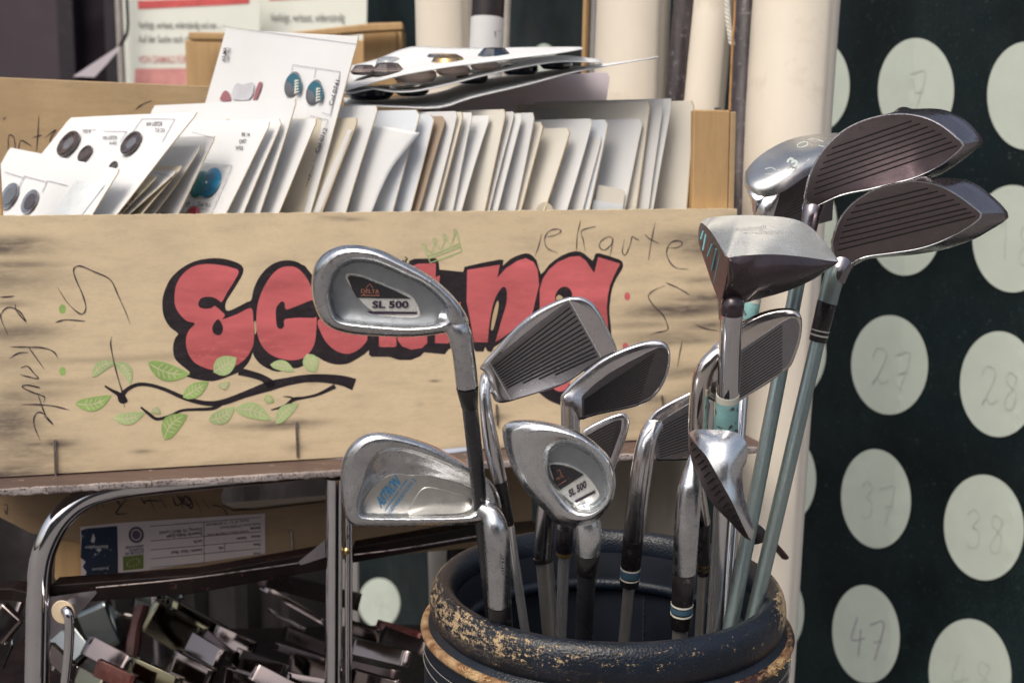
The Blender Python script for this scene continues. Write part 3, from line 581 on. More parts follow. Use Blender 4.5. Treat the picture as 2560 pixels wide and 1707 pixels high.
# ================================================================= CARDS
CG = 'cards filed upright in the crate'
EDGE = PAPER['edge']
class PP(Plane): pass
def sheet_mb(rows, nrm, th_):
    f = [[p + nrm * th_ / 2 for p in r] for r in rows]; b = [[p - nrm * th_ / 2 for p in r] for r in rows]; mb = MB(); mb.grid(f); mb.grid(b, flip=True)
    ring = lambda g: g[0][:-1] + [r[-1] for r in g[:-1]] + g[-1][:0:-1] + [r[0] for r in g[:0:-1]]
    mb.grid([ring(f), ring(b)], close_u=True); return mb
def card(xt, yt, xb, colr, w, phi, label, curl=0.0, corner=.0022, thick=.0005, inner=.014, edge=True, tdrop=0.0, yt_in=None, group=CG):
    """near edge from (xb,537) up to (xt,yt) just behind the front board; card runs back-left by w at angle phi"""
    pl = Plane(tl + IN * inner, NB)
    top = pl.hit(xt, yt); bot = pl.hit(xb, 537); dirn = (bot - top).normalized(); H = (bot - top).length + .055
    ph = math.radians(phi); v = (-U * math.cos(ph) + IN * math.sin(ph)).normalized(); v = (v + Vector((0, 0, tdrop))).normalized()
    wmax = (DEPTH - inner - .004) / max(.05, math.sin(ph)); w = min(w, wmax)
    t = thing('card', label, 'card', top + dirn * H + v * w / 2, group)
    nrm = v.cross(-dirn).normalized()
    if nrm.dot(CAM - top) < 0: nrm = -nrm
    m, n = 14, 8; front = []
    for j in range(m + 1):
        s = (j / m) ** 1.3 * H; row = []
        for i in range(n + 1):
            q = i / n * w; ins = 0
            if s < corner:
                cut = corner - math.sqrt(max(0, corner ** 2 - (corner - s) ** 2)); q = cut + (w - 2 * cut) * i / n
            bend = curl * ((1 - j / m) ** 2) * (1 - i / n * .6)
            row.append(top + dirn * s + v * q + nrm * bend + nrm * .0004 * math.sin(j * .5 + xt + i * .4))
        front.append(row)
    mb = sheet_mb(front, nrm, thick); fr_ = mb.build('card_face', PAPER[colr], t, ang=50)
    if edge:
        e = [r[0] + v * -.0002 for r in front]; mb = MB(); rows = []
        for p in e: rows.append([p + nrm * (thick * .62) - v * .0001, p - nrm * (thick * .62) - v * .0001, p - nrm * (thick * .62) + v * .0006, p + nrm * (thick * .62) + v * .0006])
        mb.grid(rows, close_u=True); mb.build('cut_edge', EDGE if edge is True else PAPER[edge], t)
    pl2 = Plane(top + nrm * thick * .5, nrm); pl2.t = t; pl2.v = v; pl2.d = dirn; pl2.face = fr_
    return pl2
BUT = {'black': M('button_black', (.012, .011, .014), .25, coat=.5), 'steel': metal('button_steel', (.5, .48, .48), .25, scale=30), 'brown': M('button_brown', (.055, .04, .042), .3, coat=.4),
 'blue': M('button_blue', (.005, .17, .32), .18, var=.6, scale=60, coat=.6), 'teal': M('button_teal', (.0, .16, .18), .2, coat=.5), 'red': M('button_red', (.35, .02, .03), .25, coat=.5), 'tan': M('button_tan', (.74, .58, .50), .3, coat=.4), 'gold': metal('button_gold', (.62, .42, .2), .25),
 'navy': M('button_navy', (.008, .012, .03), .2, coat=.6), 'slate': M('button_slate', (.12, .13, .15), .35), 'petrol': M('button_petrol', (.01, .10, .14), .2, coat=.6), 'grey': M('button_grey', (.30, .32, .34), .3, coat=.4)}
def lathe(mb, c, nrm, prof, n=28, squash=1, udir=None):
    nrm = nrm.normalized(); u = (udir or Vector((0, 0, 1))); u = (u - nrm * u.dot(nrm)).normalized(); w = nrm.cross(u)
    rows = [[c + nrm * h + (u * math.cos(2 * math.pi * k / n) + w * math.sin(2 * math.pi * k / n)) * r for k in range(n)] for r, h in prof]
    mb.grid(rows, close_u=True)
    if prof[-1][0] > 1e-5: mb.fan(rows[-1], flip=True)
    if prof[0][0] > 1e-5: mb.fan(rows[0])
def button(pl, x, y, rpx, kind='black', style='rim', parent=None, h=1.0, up=None, label=None):
    c = pl.hit(x, y); r = rpx * c.y / F; parent = parent or pl.t; mb = MB(); n = pl.n if not up else up
    if style == 'rim': prof = [(r * .9, 0), (r, r * .18), (r, r * .32), (r * .93, r * .42), (r * .8, r * .40), (r * .70, r * .26), (r * .35, r * .22), (.0001, r * .22)]
    elif style == 'dish': prof = [(r * .9, 0), (r, r * .1), (r * .97, r * .2), (r * .7, r * .14), (r * .3, r * .12), (.0001, r * .12)]
    elif style == 'dome': prof = [(r * .9, 0), (r, r * .25 * h), (r * .85, r * .55 * h), (r * .5, r * .72 * h), (.0001, r * .76 * h)]
    elif style == 'facet': prof = [(r * .9, 0), (r, r * .2 * h), (r * .62, r * .62 * h), (.0001, r * .64 * h)]
    elif style == 'puck': prof = [(r * .8, 0), (r, r * .2), (r * .98, r * .4), (r * .8, r * .5), (.0001, r * .5)]
    lathe(mb, c, n, prof, 8 if style == 'facet' else 30); b = mb.build('button', BUT[kind], parent, ang=30, label=label)
    return b, c, r, n
def ink_lines(pl, segs, w=1.6, mat=None, parent=None, name='printed_lines', off=.0010):
    mb = MB()
    for s_ in segs: stroke(mb, s_, w, pl, off, 1, False)
    pr(mb, name, mat or GRAPH2, parent or pl.face)
def ink_text(pl, items, mat=None, off=.0011):
    mb = MB()
    for txt, org, ux, uy, wd in items: text_px(mb, txt, org, ux, uy, pl, off, .01, wd)
    pr(mb, 'printed_text', mat or INKBLACK, pl.face)
# leftmost cards with wide visible faces
p = card(300, 423, 233, 'white', .17, 57, 'front white button card at the far left, with two steel buttons', inner=.013, tdrop=.10)
ink_lines(p, [[(12, 430), (60, 445)], [(60, 440), (115, 455)], [(118, 452), (170, 465)], [(60, 441), (45, 470)], [(118, 453), (105, 480)]], 1.5)
mb = MB(); decal(mb, [(190, 450), (262, 462), (205, 537), (130, 537)], p, .0009); pr(mb, 'clear_window', M('film', (.66, .70, .72), .35), p.face)
for x, y, r_, s_ in ((27, 492, 36, 'dish'), (78, 506, 33, 'dish')):
    b, c, r, n = button(p, x, y, r_, 'steel', s_)
    mb = MB(); lathe(mb, c + n * r * .13, n, [(r * .68, 0), (r * .66, r * .04), (r * .3, r * .02), (.0001, r * .03)]); mb.build('inner_disc', BUT['slate' if x < 50 else 'brown'], b)
p = card(496, 281, 291, 'white', .190, 57, 'white button card with three brown rimmed buttons, second from the left', inner=.014)
for x, y, r_ in ((178, 365, 37), (217, 388, 24), (334, 363, 34), (285, 418, 15)):
    b, c, r, n = button(p, x, y, r_, 'brown', 'rim'); mb = MB(); lathe(mb, c + n * r * .225, n, [(r * .5, 0), (r * .45, r * .05), (r * .2, r * .02), (.0001, r * .02)]); mb.build('inner_disc', BUT['slate' if r_ > 30 else 'brown'], b)
ink_lines(p, [[(355, 297), (437, 298)], [(437, 298), (405, 355)], [(355, 297), (325, 340)], [(258, 328), (317, 329)], [(203, 325), (240, 324)], [(317, 329), (300, 355)]], 1.2)
ink_text(p, [('ECLIDT AW', (405, 305), (-1, 0), (0, 14), 40), ('CC (C)', (412, 322), (-1, 0), (0, 12), 24), ('ECLIDT AW', (292, 340), (-1, 0), (0, 12), 36), ('CH 4', (292, 354), (-1, 0), (0, 11), 18), ('4 CH', (226, 325), (-1, 0), (0, 10), 18)], INK)
p = card(541, 341, 444, 'grey', .14, 57, 'grey-white card with a lined top, left of the blue button card', inner=.024)
ink_lines(p, [[(480, 331), (535, 345)]], 1.3)
p = card(511, 369, 387, 'grey', .13, 57, 'bent grey card beneath the lined grey card, left of the blue button card', inner=.0235, curl=.002)
ink_lines(p, [[(430, 372), (505, 388)]], 1.3)
card(457, 415, 356, 'beige', .07, 57, 'small beige card, upper of the low cards behind the brown-button card', inner=.018)
p = card(444, 427, 325, 'grey', .07, 57, 'small grey curled card, lying just over the lowest card behind the brown-button card', inner=.017)
ink_lines(p, [[(385, 432), (435, 442)]], 1.2)
p = card(394, 440, 304, 'beige', .07, 57, 'lowest small card behind the brown-button card, with black lettering', inner=.016)
ink_text(p, [('WHL OPTI', (306, 537), (.62, -.78), (-8, -12), 62)])
# blue-button card
p = card(679, 306, 563, 'white', .17, 55, 'white card with a marbled blue button and the print PE 14 CART', inner=.015)
ink_text(p, [('PE 14', (604, 341), (1, 0), (0, -13), 20), ('CART', (597, 358), (1, 0), (0, -14), 19), ('Nº03', (589, 375), (1, 0), (0, -14), 18), ('Col 161', (494, 514), (1, .12), (2, -14), 30), ('36', (463, 518), (.8, -.5), (0, -14), 14)])
ink_lines(p, [[(508, 410), (580, 414)], [(580, 414), (526, 536)], [(460, 515), (524, 526)], [(484, 505), (481, 518)]], 1.2)
mb = MB(); b, c, r, n = button(p, 527, 458, 40, 'blue', 'dome', h=.32)
mb = MB(); lathe(mb, p.hit(516, 456, r * .52), n, [(r * .08, -.0003), (r * .07, .0006), (.0001, .0007)]); mb.build('button_hole', PAPER['white'], b)
button(p, 500, 462, 36, 'teal', 'dome', h=.5); button(p, 484, 540, 25, 'red', 'dome', h=.8)
card(708, 297, 608, 'white', .175, 55, 'white card with a chewed beige rim just behind the blue button card', inner=.015, corner=.005)
card(744, 247, 650, 'white', .19, 55, 'wide white card with a worn right rim, standing left of the tall card', inner=.015, corner=.002)
card(798, 298, 695, 'white', .11, 55, 'frayed white card just in front of the tall button card', inner=.013, curl=.001)
# tall card
p = card(899, 92, 775, 'white', .19, 60, 'tallest white card with two teal-grey buttons and the codes Col 0741, Col 0712, Col 0777', inner=.016, corner=.0012, tdrop=.10)
for x, y in ((733, 212), (787, 232)):
    b, c, r, n = button(p, x, y, 32, 'slate', 'dome', h=.35)
    q = Plane(c + n * (r * .30), n); mb = MB(); decal(mb, [(x - 18, y - 12), (x - 2, y - 28), (x + 14, y - 20), (x + 20, y), (x + 14, y + 22), (x, y + 10), (x - 6, y - 4)], q, 0, 3); pr(mb, 'glaze', BUT['petrol'], b)
    mb = MB()
    for i in range(5): stroke(mb, [(x + 2, y - 8 + i * 7), (x + 14, y - 11 + i * 7)], 3.2, q, .0004, 1)
    stroke(mb, [(x + 6, y - 14), (x + 4, y + 24)], 2.5, q, .0004, 1); pr(mb, 'pattern', PAPER['cream'], b)
ink_lines(p, [[(560, 67), (893, 111)], [(732, 162), (790, 171)], [(792, 171), (850, 180)], [(850, 180), (825, 288)], [(732, 162), (727, 190)], [(790, 171), (785, 195)], [(805, 282), (825, 288)], [(775, 290), (820, 300)], [(820, 300), (787, 403)], [(760, 398), (787, 403)], [(755, 408), (783, 415)], [(783, 415), (742, 530)], [(705, 520), (742, 530)], [(850, 190), (825, 290)]], 1.3)
for i, (tx, o) in enumerate((('Col 0741', (831, 266)), ('Col 0712', (796, 384)), ('Col 0777', (753, 497)))):
    ink_text(p, [(tx, o, (.28 + .06 * i, -.96 + .03 * i), (-14, -4), 66)])
ink_text(p, [('AR.MA', (563, 155), (.15, -.98), (-14, -2), 36), ('CART Nº01', (572, 155), (.15, -.98), (-10, -1), 34)])
mb = MB(); mc = MB()
for pts in ([(550, 250), (560, 228), (572, 232), (576, 252)], [(632, 250), (645, 210), (655, 206), (652, 222), (640, 250)]): decal(mb, pts, p, .0010, 3)
for pts in ([(583, 248), (582, 225), (592, 208), (606, 212), (632, 206), (634, 225), (622, 250)],): decal(mc, pts, p, .0010, 2)
pr(mb, 'printed_drawing', M('print_rose', (.30, .12, .14), .6), p.face); pr(mc, 'printed_drawing', M('print_grey', (.50, .50, .54), .6), p.face)
button(p, 690, 470, 26, 'black', 'dome', h=.5)
p = card(897, 295, 803, 'beige', .12, 34, 'beige-rimmed card with a grey sheet, right behind the tall card', inner=.0145, thick=.0012)
mb = MB(); decal(mb, [(870, 324), (880, 326), (800, 530), (780, 530)], p, .0006); pr(mb, 'grey_sheet', PAPER['grey'], p.face)
card(947, 264, 863, 'white', .13, 36, 'clean white card left of the curled flyer', inner=.0145)
# right part of the row
lst = [(1054, 275, 980, 'blue', .009), (1089, 287, 1024, 'blue', .008), (1118, 291, 1045, 'brown', .009), (1146, 279, 1081, 'white', .004), (1163, 282, 1092, 'cream', .004), (1181, 281, 1129, 'white', .003), (1217, 285, 1150, 'white', .002),
 (1267, 274, 1211, 'cream', .004), (1286, 279, 1221, 'grey', .003), (1307, 285, 1240, 'white', .003), (1340, 283, 1286, 'white', .004), (1361, 306, 1301, 'cream', .006), (1429, 321, 1359, 'cream', .006),
 (1485, 298, 1414, 'white', .005), (1506, 344, 1454, 'grey', .002), (1523, 300, 1471, 'blue', .006), (1609, 298, 1558, 'white', .006), (1628, 254, 1588, 'cream', .003), (1657, 264, 1619, 'grey', .003), (1682, 247, 1630, 'white', .003), (1736, 252, 1716, 'cream', .004)]
desc = ['bluish card with a beige rim just right of the curled flyer', 'pale blue card with a thick beige edge left of the brown cardboard', 'rough brown cardboard divider in the card row', 'white card right after the brown cardboard divider', 'cream card squeezed between two white ones, right of the brown divider',
 'white card with square corner, left of the card with the curled tip', 'white card whose top tip curls over to the right', 'broad cream card in the middle of the row, right of the curled tip', 'thin greyish card directly behind the broad cream card', 'white card second behind the broad cream card', 'white card with a tall straight corner, left of the stained cream pair',
 'cream card with a soft rounded corner, left of the stained one', 'stained cream card with a frayed brown corner', 'wide white card right of the frayed brown corner', 'short grey card tucked low beside the wide white card', 'bluish white card with rounded corner in front of the leaning lilac card', 'large white card with a small cream pocket card before it',
 'tall cream card with worn rim, right of the large white card', 'greyish tall card between the worn rim card and the last white card', 'tallest white card near the right corner post', 'last cream card leaning against the right corner post']
for i, ((xt, yt, xb, c_, cn), lb) in enumerate(zip(lst, desc)):
    cu = .010 if i == 6 else random.uniform(-.0012, .002)
    p = card(xt, yt, xb, c_, .10 if yt > 285 else .13, 42 + (i % 3) * 2, lb, curl=cu if i != 6 else -.006, corner=cn * .55, thick=.0010 if c_ in ('brown', 'cream') else .0005, inner=.0135 + (i % 3) * .0006, edge=True if c_ in ('blue', 'cream') or i in (15,) else ('cream' if c_ != 'brown' else 'brown'))
    if i == 2:
        pass
# curled flyer in front
t = thing('curled_flyer', 'blank white flyer curling over in front of the cards, mid row', 'paper', CP2.hit(900, 537))
near = [(924, 545), (950, 480), (980, 420), (1015, 375), (1050, 333)]; far = [(862, 545), (880, 470), (895, 410), (912, 350), (932, 312)]
mb = MB(); rows = []
for j, ((xa, ya), (xb_, yb_)) in enumerate(zip(cr([(a, b, 0) for a, b in near], 4), cr([(a, b, 0) for a, b in far], 4))) if False else []: pass
A = cr([(a, b, 0) for a, b in near], 5); Bq = cr([(a, b, 0) for a, b in far], 5)
for j, (a, b) in enumerate(zip(A, Bq)):
    f = j / (len(A) - 1); pa = Plane(tl + IN * (.0115 - .004 * f), NB).hit(a.x, a.y); pb = Plane(tl + IN * (.030 + .0 * f), NB).hit(b.x, b.y)
    rows.append([pa.lerp(pb, i / 8) + NB * .003 * math.sin(math.pi * i / 8) * f for i in range(9)])
mb.grid(rows); o_ = mb.build('sheet', PAPER['white'], t, fix=False); md = o_.modifiers.new('th', 'SOLIDIFY'); md.thickness = .0004
# small pocket cards low in the row
def low(xs, label, colr, inner): 
    pl = Plane(Plane(tl + IN * inner, NB).hit(*xs[2][:2]), (NB - U * .25).normalized()); mb = MB(); slab(mb, xs, pl, .0006); o = mb.build('card', PAPER[colr], smooth=False); tag(o, label, 'card')
low([(1496, 462), (1556, 474), (1562, 480), (1553, 560), (1478, 560)], 'small cream pocket card low in front of the large white card', 'cream', .0125)
low([(1484, 500), (1558, 512), (1552, 560), (1472, 560)], 'small pale blue card lowest before the cream pocket card', 'blue', .0118)
low(ell(1362, 545, 26, 40, 20), 'round-topped beige tag poking up below the frayed brown corner', 'beige', .0118)
# leaning lilac card behind
pl = Plane(tl + IN * .10, (NB + Vector((0, 0, .25))).normalized()); mb = MB(); slab(mb, cr([(860, 290, 0), (1100, 268, 0), (1300, 215, 0)], 3) and [(900, 330), (1090, 262), (1200, 228), (1300, 205), (1400, 188), (1500, 181), (1518, 183), (1524, 192), (1518, 240), (1500, 340)], pl, .001)
tag(mb.build('card', PAPER['lilac'], smooth=False), 'large lilac-shaded card leaning behind the upright row, beneath the lying stack', 'card')
# lying stack
def lying(label, near, far, Yn, Yf, thick, colr='white', sag=0):
    A = resample(cr([(a, b, 0) for a, b in near], 8), 28); B_ = resample(cr([(a, b, 0) for a, b in far], 8), 28); t = thing('lying_card', label, 'card', P(near[0][0], near[0][1], Yn), 'button cards lying across the filed cards')
    rows = []
    for a, b in zip(A, B_):
        pa, pb = P(a.x, a.y, Yn), P(b.x, b.y, Yf); rows.append([pa.lerp(pb, i / 8) for i in range(9)])
    mb = MB(); mb.grid(rows); o_ = mb.build('sheet', PAPER[colr], t, fix=False); md = o_.modifiers.new('th', 'SOLIDIFY'); md.thickness = thick; md.offset = 0
    return t
UPV = Vector((0, -.16, 1)).normalized()
def lbutton(t, x, y, r, Y, kind, style, h=1.0):
    pl = Plane(P(x, y, Y), UPV); pl.hit = lambda x_, y_, off=0: P(x_, y_, Y); pl.t = t; return button(pl, x, y, r, kind, style, t, h, UPV)
t3 = lying('lowest lying card of the stack, its thin tip reaching far right', [(860, 262), (980, 268), (1098, 270), (1180, 245), (1320, 212), (1450, 178), (1646, 143)], [(860, 246), (980, 248), (1098, 232), (1180, 205), (1320, 185), (1450, 168), (1640, 146)], 1.045, 1.16, .0012)
for x, y, r_ in ((925, 246, 60), (1030, 238, 42), (1180, 207, 40), (1300, 185, 45), (1390, 172, 40)): lbutton(t3, x, y, r_, 1.09, 'navy', 'puck')
t2 = lying('middle lying card of the stack, above the dark navy buttons', [(862, 238), (940, 222), (965, 229), (1030, 230), (1110, 215), (1200, 192), (1300, 170), (1400, 155), (1504, 157)], [(862, 226), (940, 212), (965, 214), (1030, 208), (1110, 190), (1200, 170), (1300, 150), (1400, 140), (1500, 150)], 1.04, 1.16, .001)
for x, y, r_ in ((1037, 204, 54), (1133, 188, 42), (1213, 175, 36)): lbutton(t2, x, y, r_, 1.075, 'tan', 'puck')
t1 = lying('top lying card of the stack, carrying the striped and gold buttons', [(862, 228), (900, 216), (1000, 190), (1110, 170), (1200, 158), (1300, 145), (1400, 133), (1458, 123)], [(880, 165), (940, 150), (1026, 119), (1110, 121), (1200, 122), (1300, 120), (1400, 119), (1452, 119)], 1.035, 1.17, .001)
STRIPE = BUT['navy']
for x, y, r_, kd, st_, h_, Y in ((911, 186, 34, 'brown', 'facet', 1, 1.07), (970, 186, 42, 'brown', 'facet', 1, 1.06), (974, 166, 34, 'grey', 'dome', .9, 1.12), (1095, 157, 34, 'navy', 'facet', 1, 1.11), (1121, 168, 42, 'gold', 'dome', 1, 1.075), (1236, 147, 41, 'navy', 'facet', 1, 1.09)):
    b, c, r, n = lbutton(t1, x, y, r_, Y, kd, st_, h_)
    if st_ == 'facet':
        mb = MB()
        for k_ in range(4): lathe(mb, c + n * (r * (.26 + .1 * k_)), n, [(r * (.93 - .10 * k_), -.0002), (r * (.96 - .10 * k_), .0001), (r * (.93 - .10 * k_), .0003)], 8)
        mb.build('ring', BUT['petrol'] if kd == 'navy' else BUT['tan'], b)
    if kd == 'gold': mb = MB(); lathe(mb, c + n * .0003, n, [(r * .95, 0), (r * 1.01, r * .1), (r * 1.0, r * .3)]); mb.build('rim', BUT['tan'], b)
# ================================================================= TROLLEY
tro = thing('trolley', 'chrome tube trolley with a worn metal shelf carrying the graffiti crate', 'trolley', P(100, 1700, .9))
SHELF = M('shelf_paint', (.10, .064, .054), .5, var=.25, scale=6, stretch=(1, 5, 5), spots=(60, .62, (.35, .28, .25)))
CHIP = M('chipped_edge', (.40, .35, .34), .45, var=.5, scale=30, metal=.3, spots=(480, .53, (.11, .08, .075)), bmp=.5, bscale=300)
zs = CP.hit(0, 1195).z                                   # shelf top: crate bottom
# shelf front edge as seen
ea, eb = P(-80, 1236, .893), P(1250, 1138, .985)
Uv = (eb - ea); Uv.z = 0; Uv.normalize(); sn = Vector((-Uv.y, Uv.x, 0)); Ls = 0.62
zs = zb - .001; e0 = Vector((ea.x, ea.y, zs))
mb = MB(); mb.box(e0 - Vector((0, 0, .002)), Uv * Ls, sn * .34, Vector((0, 0, .0018))); mb.build('shelf_plate', SHELF, tro, smooth=False)
mb = MB(); rows = []
n = 160
for i in range(n + 1):
    p = e0 + Uv * (Ls * i / n); j = random.uniform(-.00035, .00035); h = .0046 + random.uniform(-.0004, .0004)
    rows.append([p + Vector((0, 0, .0004 + j)), p - sn * .0022 + Vector((0, 0, -.0002 + j)), p - sn * .0026 + Vector((0, 0, -.003)), p - sn * .0022 + Vector((0, 0, -h)), p + Vector((0, 0, -h - .0006)), p + sn * .003 + Vector((0, 0, -h))])
mb.grid(rows); mb.build('shelf_rim', CHIP, tro, ang=60)
# chrome tube frame: left leg, bend, run under the shelf
def ptube(pts, r_px, name, mat, parent, seg=10, n=28, label=None):
    q = cr([P(*p) for p in pts], seg) if len(pts) > 2 else [P(*pts[0]).lerp(P(*pts[1]), i / 8) for i in range(9)]
    Ym = pts[0][2]; mb = MB(); mb.tube(q, r_px * Ym / F, n); return mb.build(name, mat, parent, label=label)
YL = .925
leg_bot = P(92, 1707, YL)
mb = MB(); pth = [P(92, 1700, YL), P(94, 1600, YL), P(96, 1500, YL), P(101, 1420, YL), P(116, 1360, YL), P(150, 1298, YL + .003), P(205, 1250, YL + .01), P(275, 1224, YL + .018), P(380, 1208, YL + .03), P(600, 1187, .978), P(850, 1163, 1.0), P(1200, 1128, 1.03)]
pth = cr(pth, 10); pth = [Vector((pth[0].x - .002, pth[0].y, .0)), Vector((pth[0].x - .001, pth[0].y, .4))] + pth
mb.tube(pth, 31 * YL / F, 36); mb.build('leg', CHROME, tro)
def vleg(x, ytop, Y, rpx, mat, lean=0, name='leg'):
    a = P(x, ytop, Y); b = P(x + lean, 1707, Y); b2 = Vector((b.x, b.y, 0)); m = MB(); m.tube([a, a.lerp(b, .5), b, b2], rpx * Y / F, 30); return m.build(name, mat, tro)
vleg(836, 1196, .965, 22, CHROME, -2); vleg(872, 1200, .99, 10, CHROME, -1)
# rust blot and screw
mb = MB(); lathe(mb, P(866, 1377, .968), Vector((0, -1, .1)), [(.0028, 0), (.0028, .0015), (.0015, .0026), (.0001, .0028)], 16); mb.build('screw', RINGG, tro)
RAIL = M('rail_paint', (.009, .005, .005), .4, spec=.25, var=.5, scale=30, spots=(80, .62, (.10, .045, .03)))
def rail(pts, hpx, Y, name='rail', mat=RAIL, dep=.02):
    q = [P(x, y, Y_) for x, y, Y_ in pts]; hh = hpx * Y / F; m = MB(); rows = []
    for p in q: rows.append([p, p + Vector((0, 0, -hh)), p + Vector((0, dep, -hh)), p + Vector((0, dep, 0))])
    m.grid(rows, close_u=True); m.fan(rows[0]); m.fan(rows[-1]); return m.build(name, mat, tro, smooth=False, bevel=.001)
rail([(125, 1462, .93), (480, 1436, .945), (820, 1375, .985)], 52, .95)
rail([(880, 1368, 1.0), (1215, 1310, 1.05)], 42, 1.0)
rail([(-60, 1470, .94), (30, 1470, .94), (125, 1494, .93)], 34, .93)
EDG = metal('rail_highlight', (.42, .36, .34), .35, dirt=(160, .5, (.12, .08, .07), .9))  # pale lines modelled in place of the highlight along the rails
ptube([(240, 1468, .928), (480, 1444, .938), (745, 1407, .968)], 2.5, 'highlight_line', EDG, tro, 4, 8)
ptube([(885, 1386, .992), (1010, 1370, 1.0), (1200, 1338, 1.03)], 2.5, 'highlight_line', EDG, tro, 4, 8)
# gussets
PLT = metal('gusset_steel', (.34, .31, .34), .4, dirt=(80, .58, (.14, .09, .08), .9))
g = Plane(P(200, 1500, .925), (0, -1, 0)); mb = MB(); slab(mb, [(124, 1492), (240, 1476), (242, 1482), (188, 1545), (126, 1600)], g, .0015); mb.build('gusset', PLT, tro, smooth=False)
g = Plane(P(780, 1380, .962), (0, -1, 0)); mb = MB(); slab(mb, [(745, 1405), (812, 1350), (814, 1392), (752, 1412)], g, .0015); mb.build('gusset', PLT, tro, smooth=False)
# washer and hooked rod
c = P(160, 1528, .915); mb = MB(); lathe(mb, c, Vector((-.15, -1, 0)), [(.0085, 0), (.0092, .0014), (.0085, .0022), (.0001, .0024)], 40); ws_ = mb.build('washer', RUBBER, tro)
ptube([(160, 1530, .935), (163, 1526, .905), (170, 1530, .897), (174, 1560, .896), (172, 1620, .897), (166, 1680, .898), (158, 1760, .90)], 12, 'hook_rod', CHROME, tro, 8, 24)
# back frame of the trolley and lower shelf so that it stands
zl = P(480, 1500, .94).z - .0
mb = MB(); q0 = Vector((leg_bot.x, leg_bot.y + .33, 0)); mb.tube([q0, q0 + Vector((0, 0, zs - .01))], .008, 20); mb.build('leg', CHROMED, tro)
# ================================================================= LOWER CRATE
LP = vplane(P(0, 1300, .985), P(1200, 1300, 1.10)); LU = Vector((-LP.n.y, LP.n.x, 0)); LU = LU if LU.x > 0 else -LU
low_c = thing('fruit_crate', 'lower wooden crate with hand slot and upside-down produce sticker, under the shelf', 'crate', LP.hit(480, 1460))
slot = [(552, 1240), (560, 1215), (590, 1200), (840, 1170), (1240, 1120), (1240, 1195), (840, 1252), (640, 1275), (585, 1277), (558, 1264)]
mb = MB(); slab(mb, [(-60, 1215), (300, 1180), (560, 1150), (1330, 1080), (1330, 1300), (1210, 1312), (820, 1405), (203, 1475), (203, 1352), (80, 1333), (-60, 1262)], LP, .008)
slot = [(552, 1240), (560, 1218), (590, 1207), (900, 1165), (1150, 1135), (1180, 1150), (1180, 1190), (840, 1252), (640, 1275), (585, 1277), (558, 1264)]
mb = MB(); mb.poly([LP.hit(*p) for p in [(-60, 1215), (300, 1180), (560, 1150), (1330, 1080), (1330, 1300), (1210, 1312), (820, 1405), (203, 1475), (203, 1352), (80, 1333), (-60, 1262)]], [[LP.hit(*p) for p in slot]], thick=-LP.n * .008)
lb = mb.build('front_board', WLOW, low_c, smooth=False, fix=False)
mb = MB(); slab(mb, [(142, 1330), (203, 1320), (203, 1472), (150, 1476), (136, 1440)], LP, .03, -.0085); mb.build('corner_post', WPOST, low_c, smooth=False)
LB = Plane(LP.o - LP.n * .22, LP.n); mb = MB(); slab(mb, [(210, 1352), (1330, 1250), (1330, 1300), (210, 1450)], LB, .008); mb.build('back_board', WLOW, low_c, smooth=False)
a, b = LP.hit(150, 1470), LP.hit(1280, 1300); mb = MB(); mb.box(Vector((a.x, a.y, a.z)) - LP.n * .009, LU * .42, -LP.n * .20, Vector((0, 0, .005))); mb.build('bottom_board', WLOW, low_c, smooth=False)
mb = MB()
for pts in ([(287, 1248), (318, 1246)], [(318, 1246), (290, 1282), (318, 1283)], [(290, 1282), (300, 1262), (288, 1248)], [(350, 1240), (362, 1258), (366, 1251), (408, 1252)], [(432, 1240), (440, 1262), (455, 1255), (450, 1236)], [(455, 1240), (475, 1268), (482, 1262), (470, 1238)], [(440, 1236), (465, 1262), (480, 1258)], [(455, 1270), (462, 1240), (478, 1255)]):
    mb = MB(); stroke(mb, pts, 3.4, LP, .0004, 5); pr(mb, 'pen_stroke', INK, lb)
for i, x in enumerate((228, 245, 372, 400, 486, 506)): mb = MB(); stroke(mb, [(x, 1244), (x + 18, 1280 - (i % 2) * 8)], 1.3, LP, .0004, 1); pr(mb, 'pen_stroke', INK, lb)
mb = MB(); stroke(mb, [(530, 1262), (556, 1268), (569, 1288)], 2.5, LP, .0004, 3); pr(mb, 'pen_stroke', INK, lb); mb = MB(); stroke(mb, [(8, 1262), (18, 1262), (16, 1285), (10, 1270)], 2.2, LP, .0004, 3)
pr(mb, 'pen_stroke', INK, lb)
STK = M('sticker_paper', (.52, .45, .44), .6, var=.06, scale=20); mb = MB(); decal(mb, ZL((238, 300), (600, 262), (2048, 168), (2050, 560), (600, 765), (245, 800)), LP, .0004); stk = pr(mb, 'sticker', STK, low_c)
mb = MB(); decal(mb, ZL((245, 335), (300, 315), (600, 290), (608, 600), (608, 765), (330, 790), (285, 780), (300, 740), (260, 690), (290, 640), (240, 600), (250, 420)), LP, .0006); pr(mb, 'printed_panel', M('sticker_blue', (.003, .012, .035), .5, var=.6, scale=20, spots=(150, .60, (.30, .27, .31))), stk)
mb = MB(); decal(mb, ZL((655, 590), (856, 570), (858, 708), (658, 728)), LP, .0006); pr(mb, 'printed_panel', M('sticker_green', (.10, .13, .015), .5), stk)
mb = MB()
for i in range(12):
    tt = 2 * math.pi * i / 12; x, y = 757 + 62 * math.cos(tt), 650 + 34 * math.sin(tt) - 20 * math.cos(tt) * .8; decal(mb, ZL(*ell(x, y, 5, 6, 6)), LP, .0008)
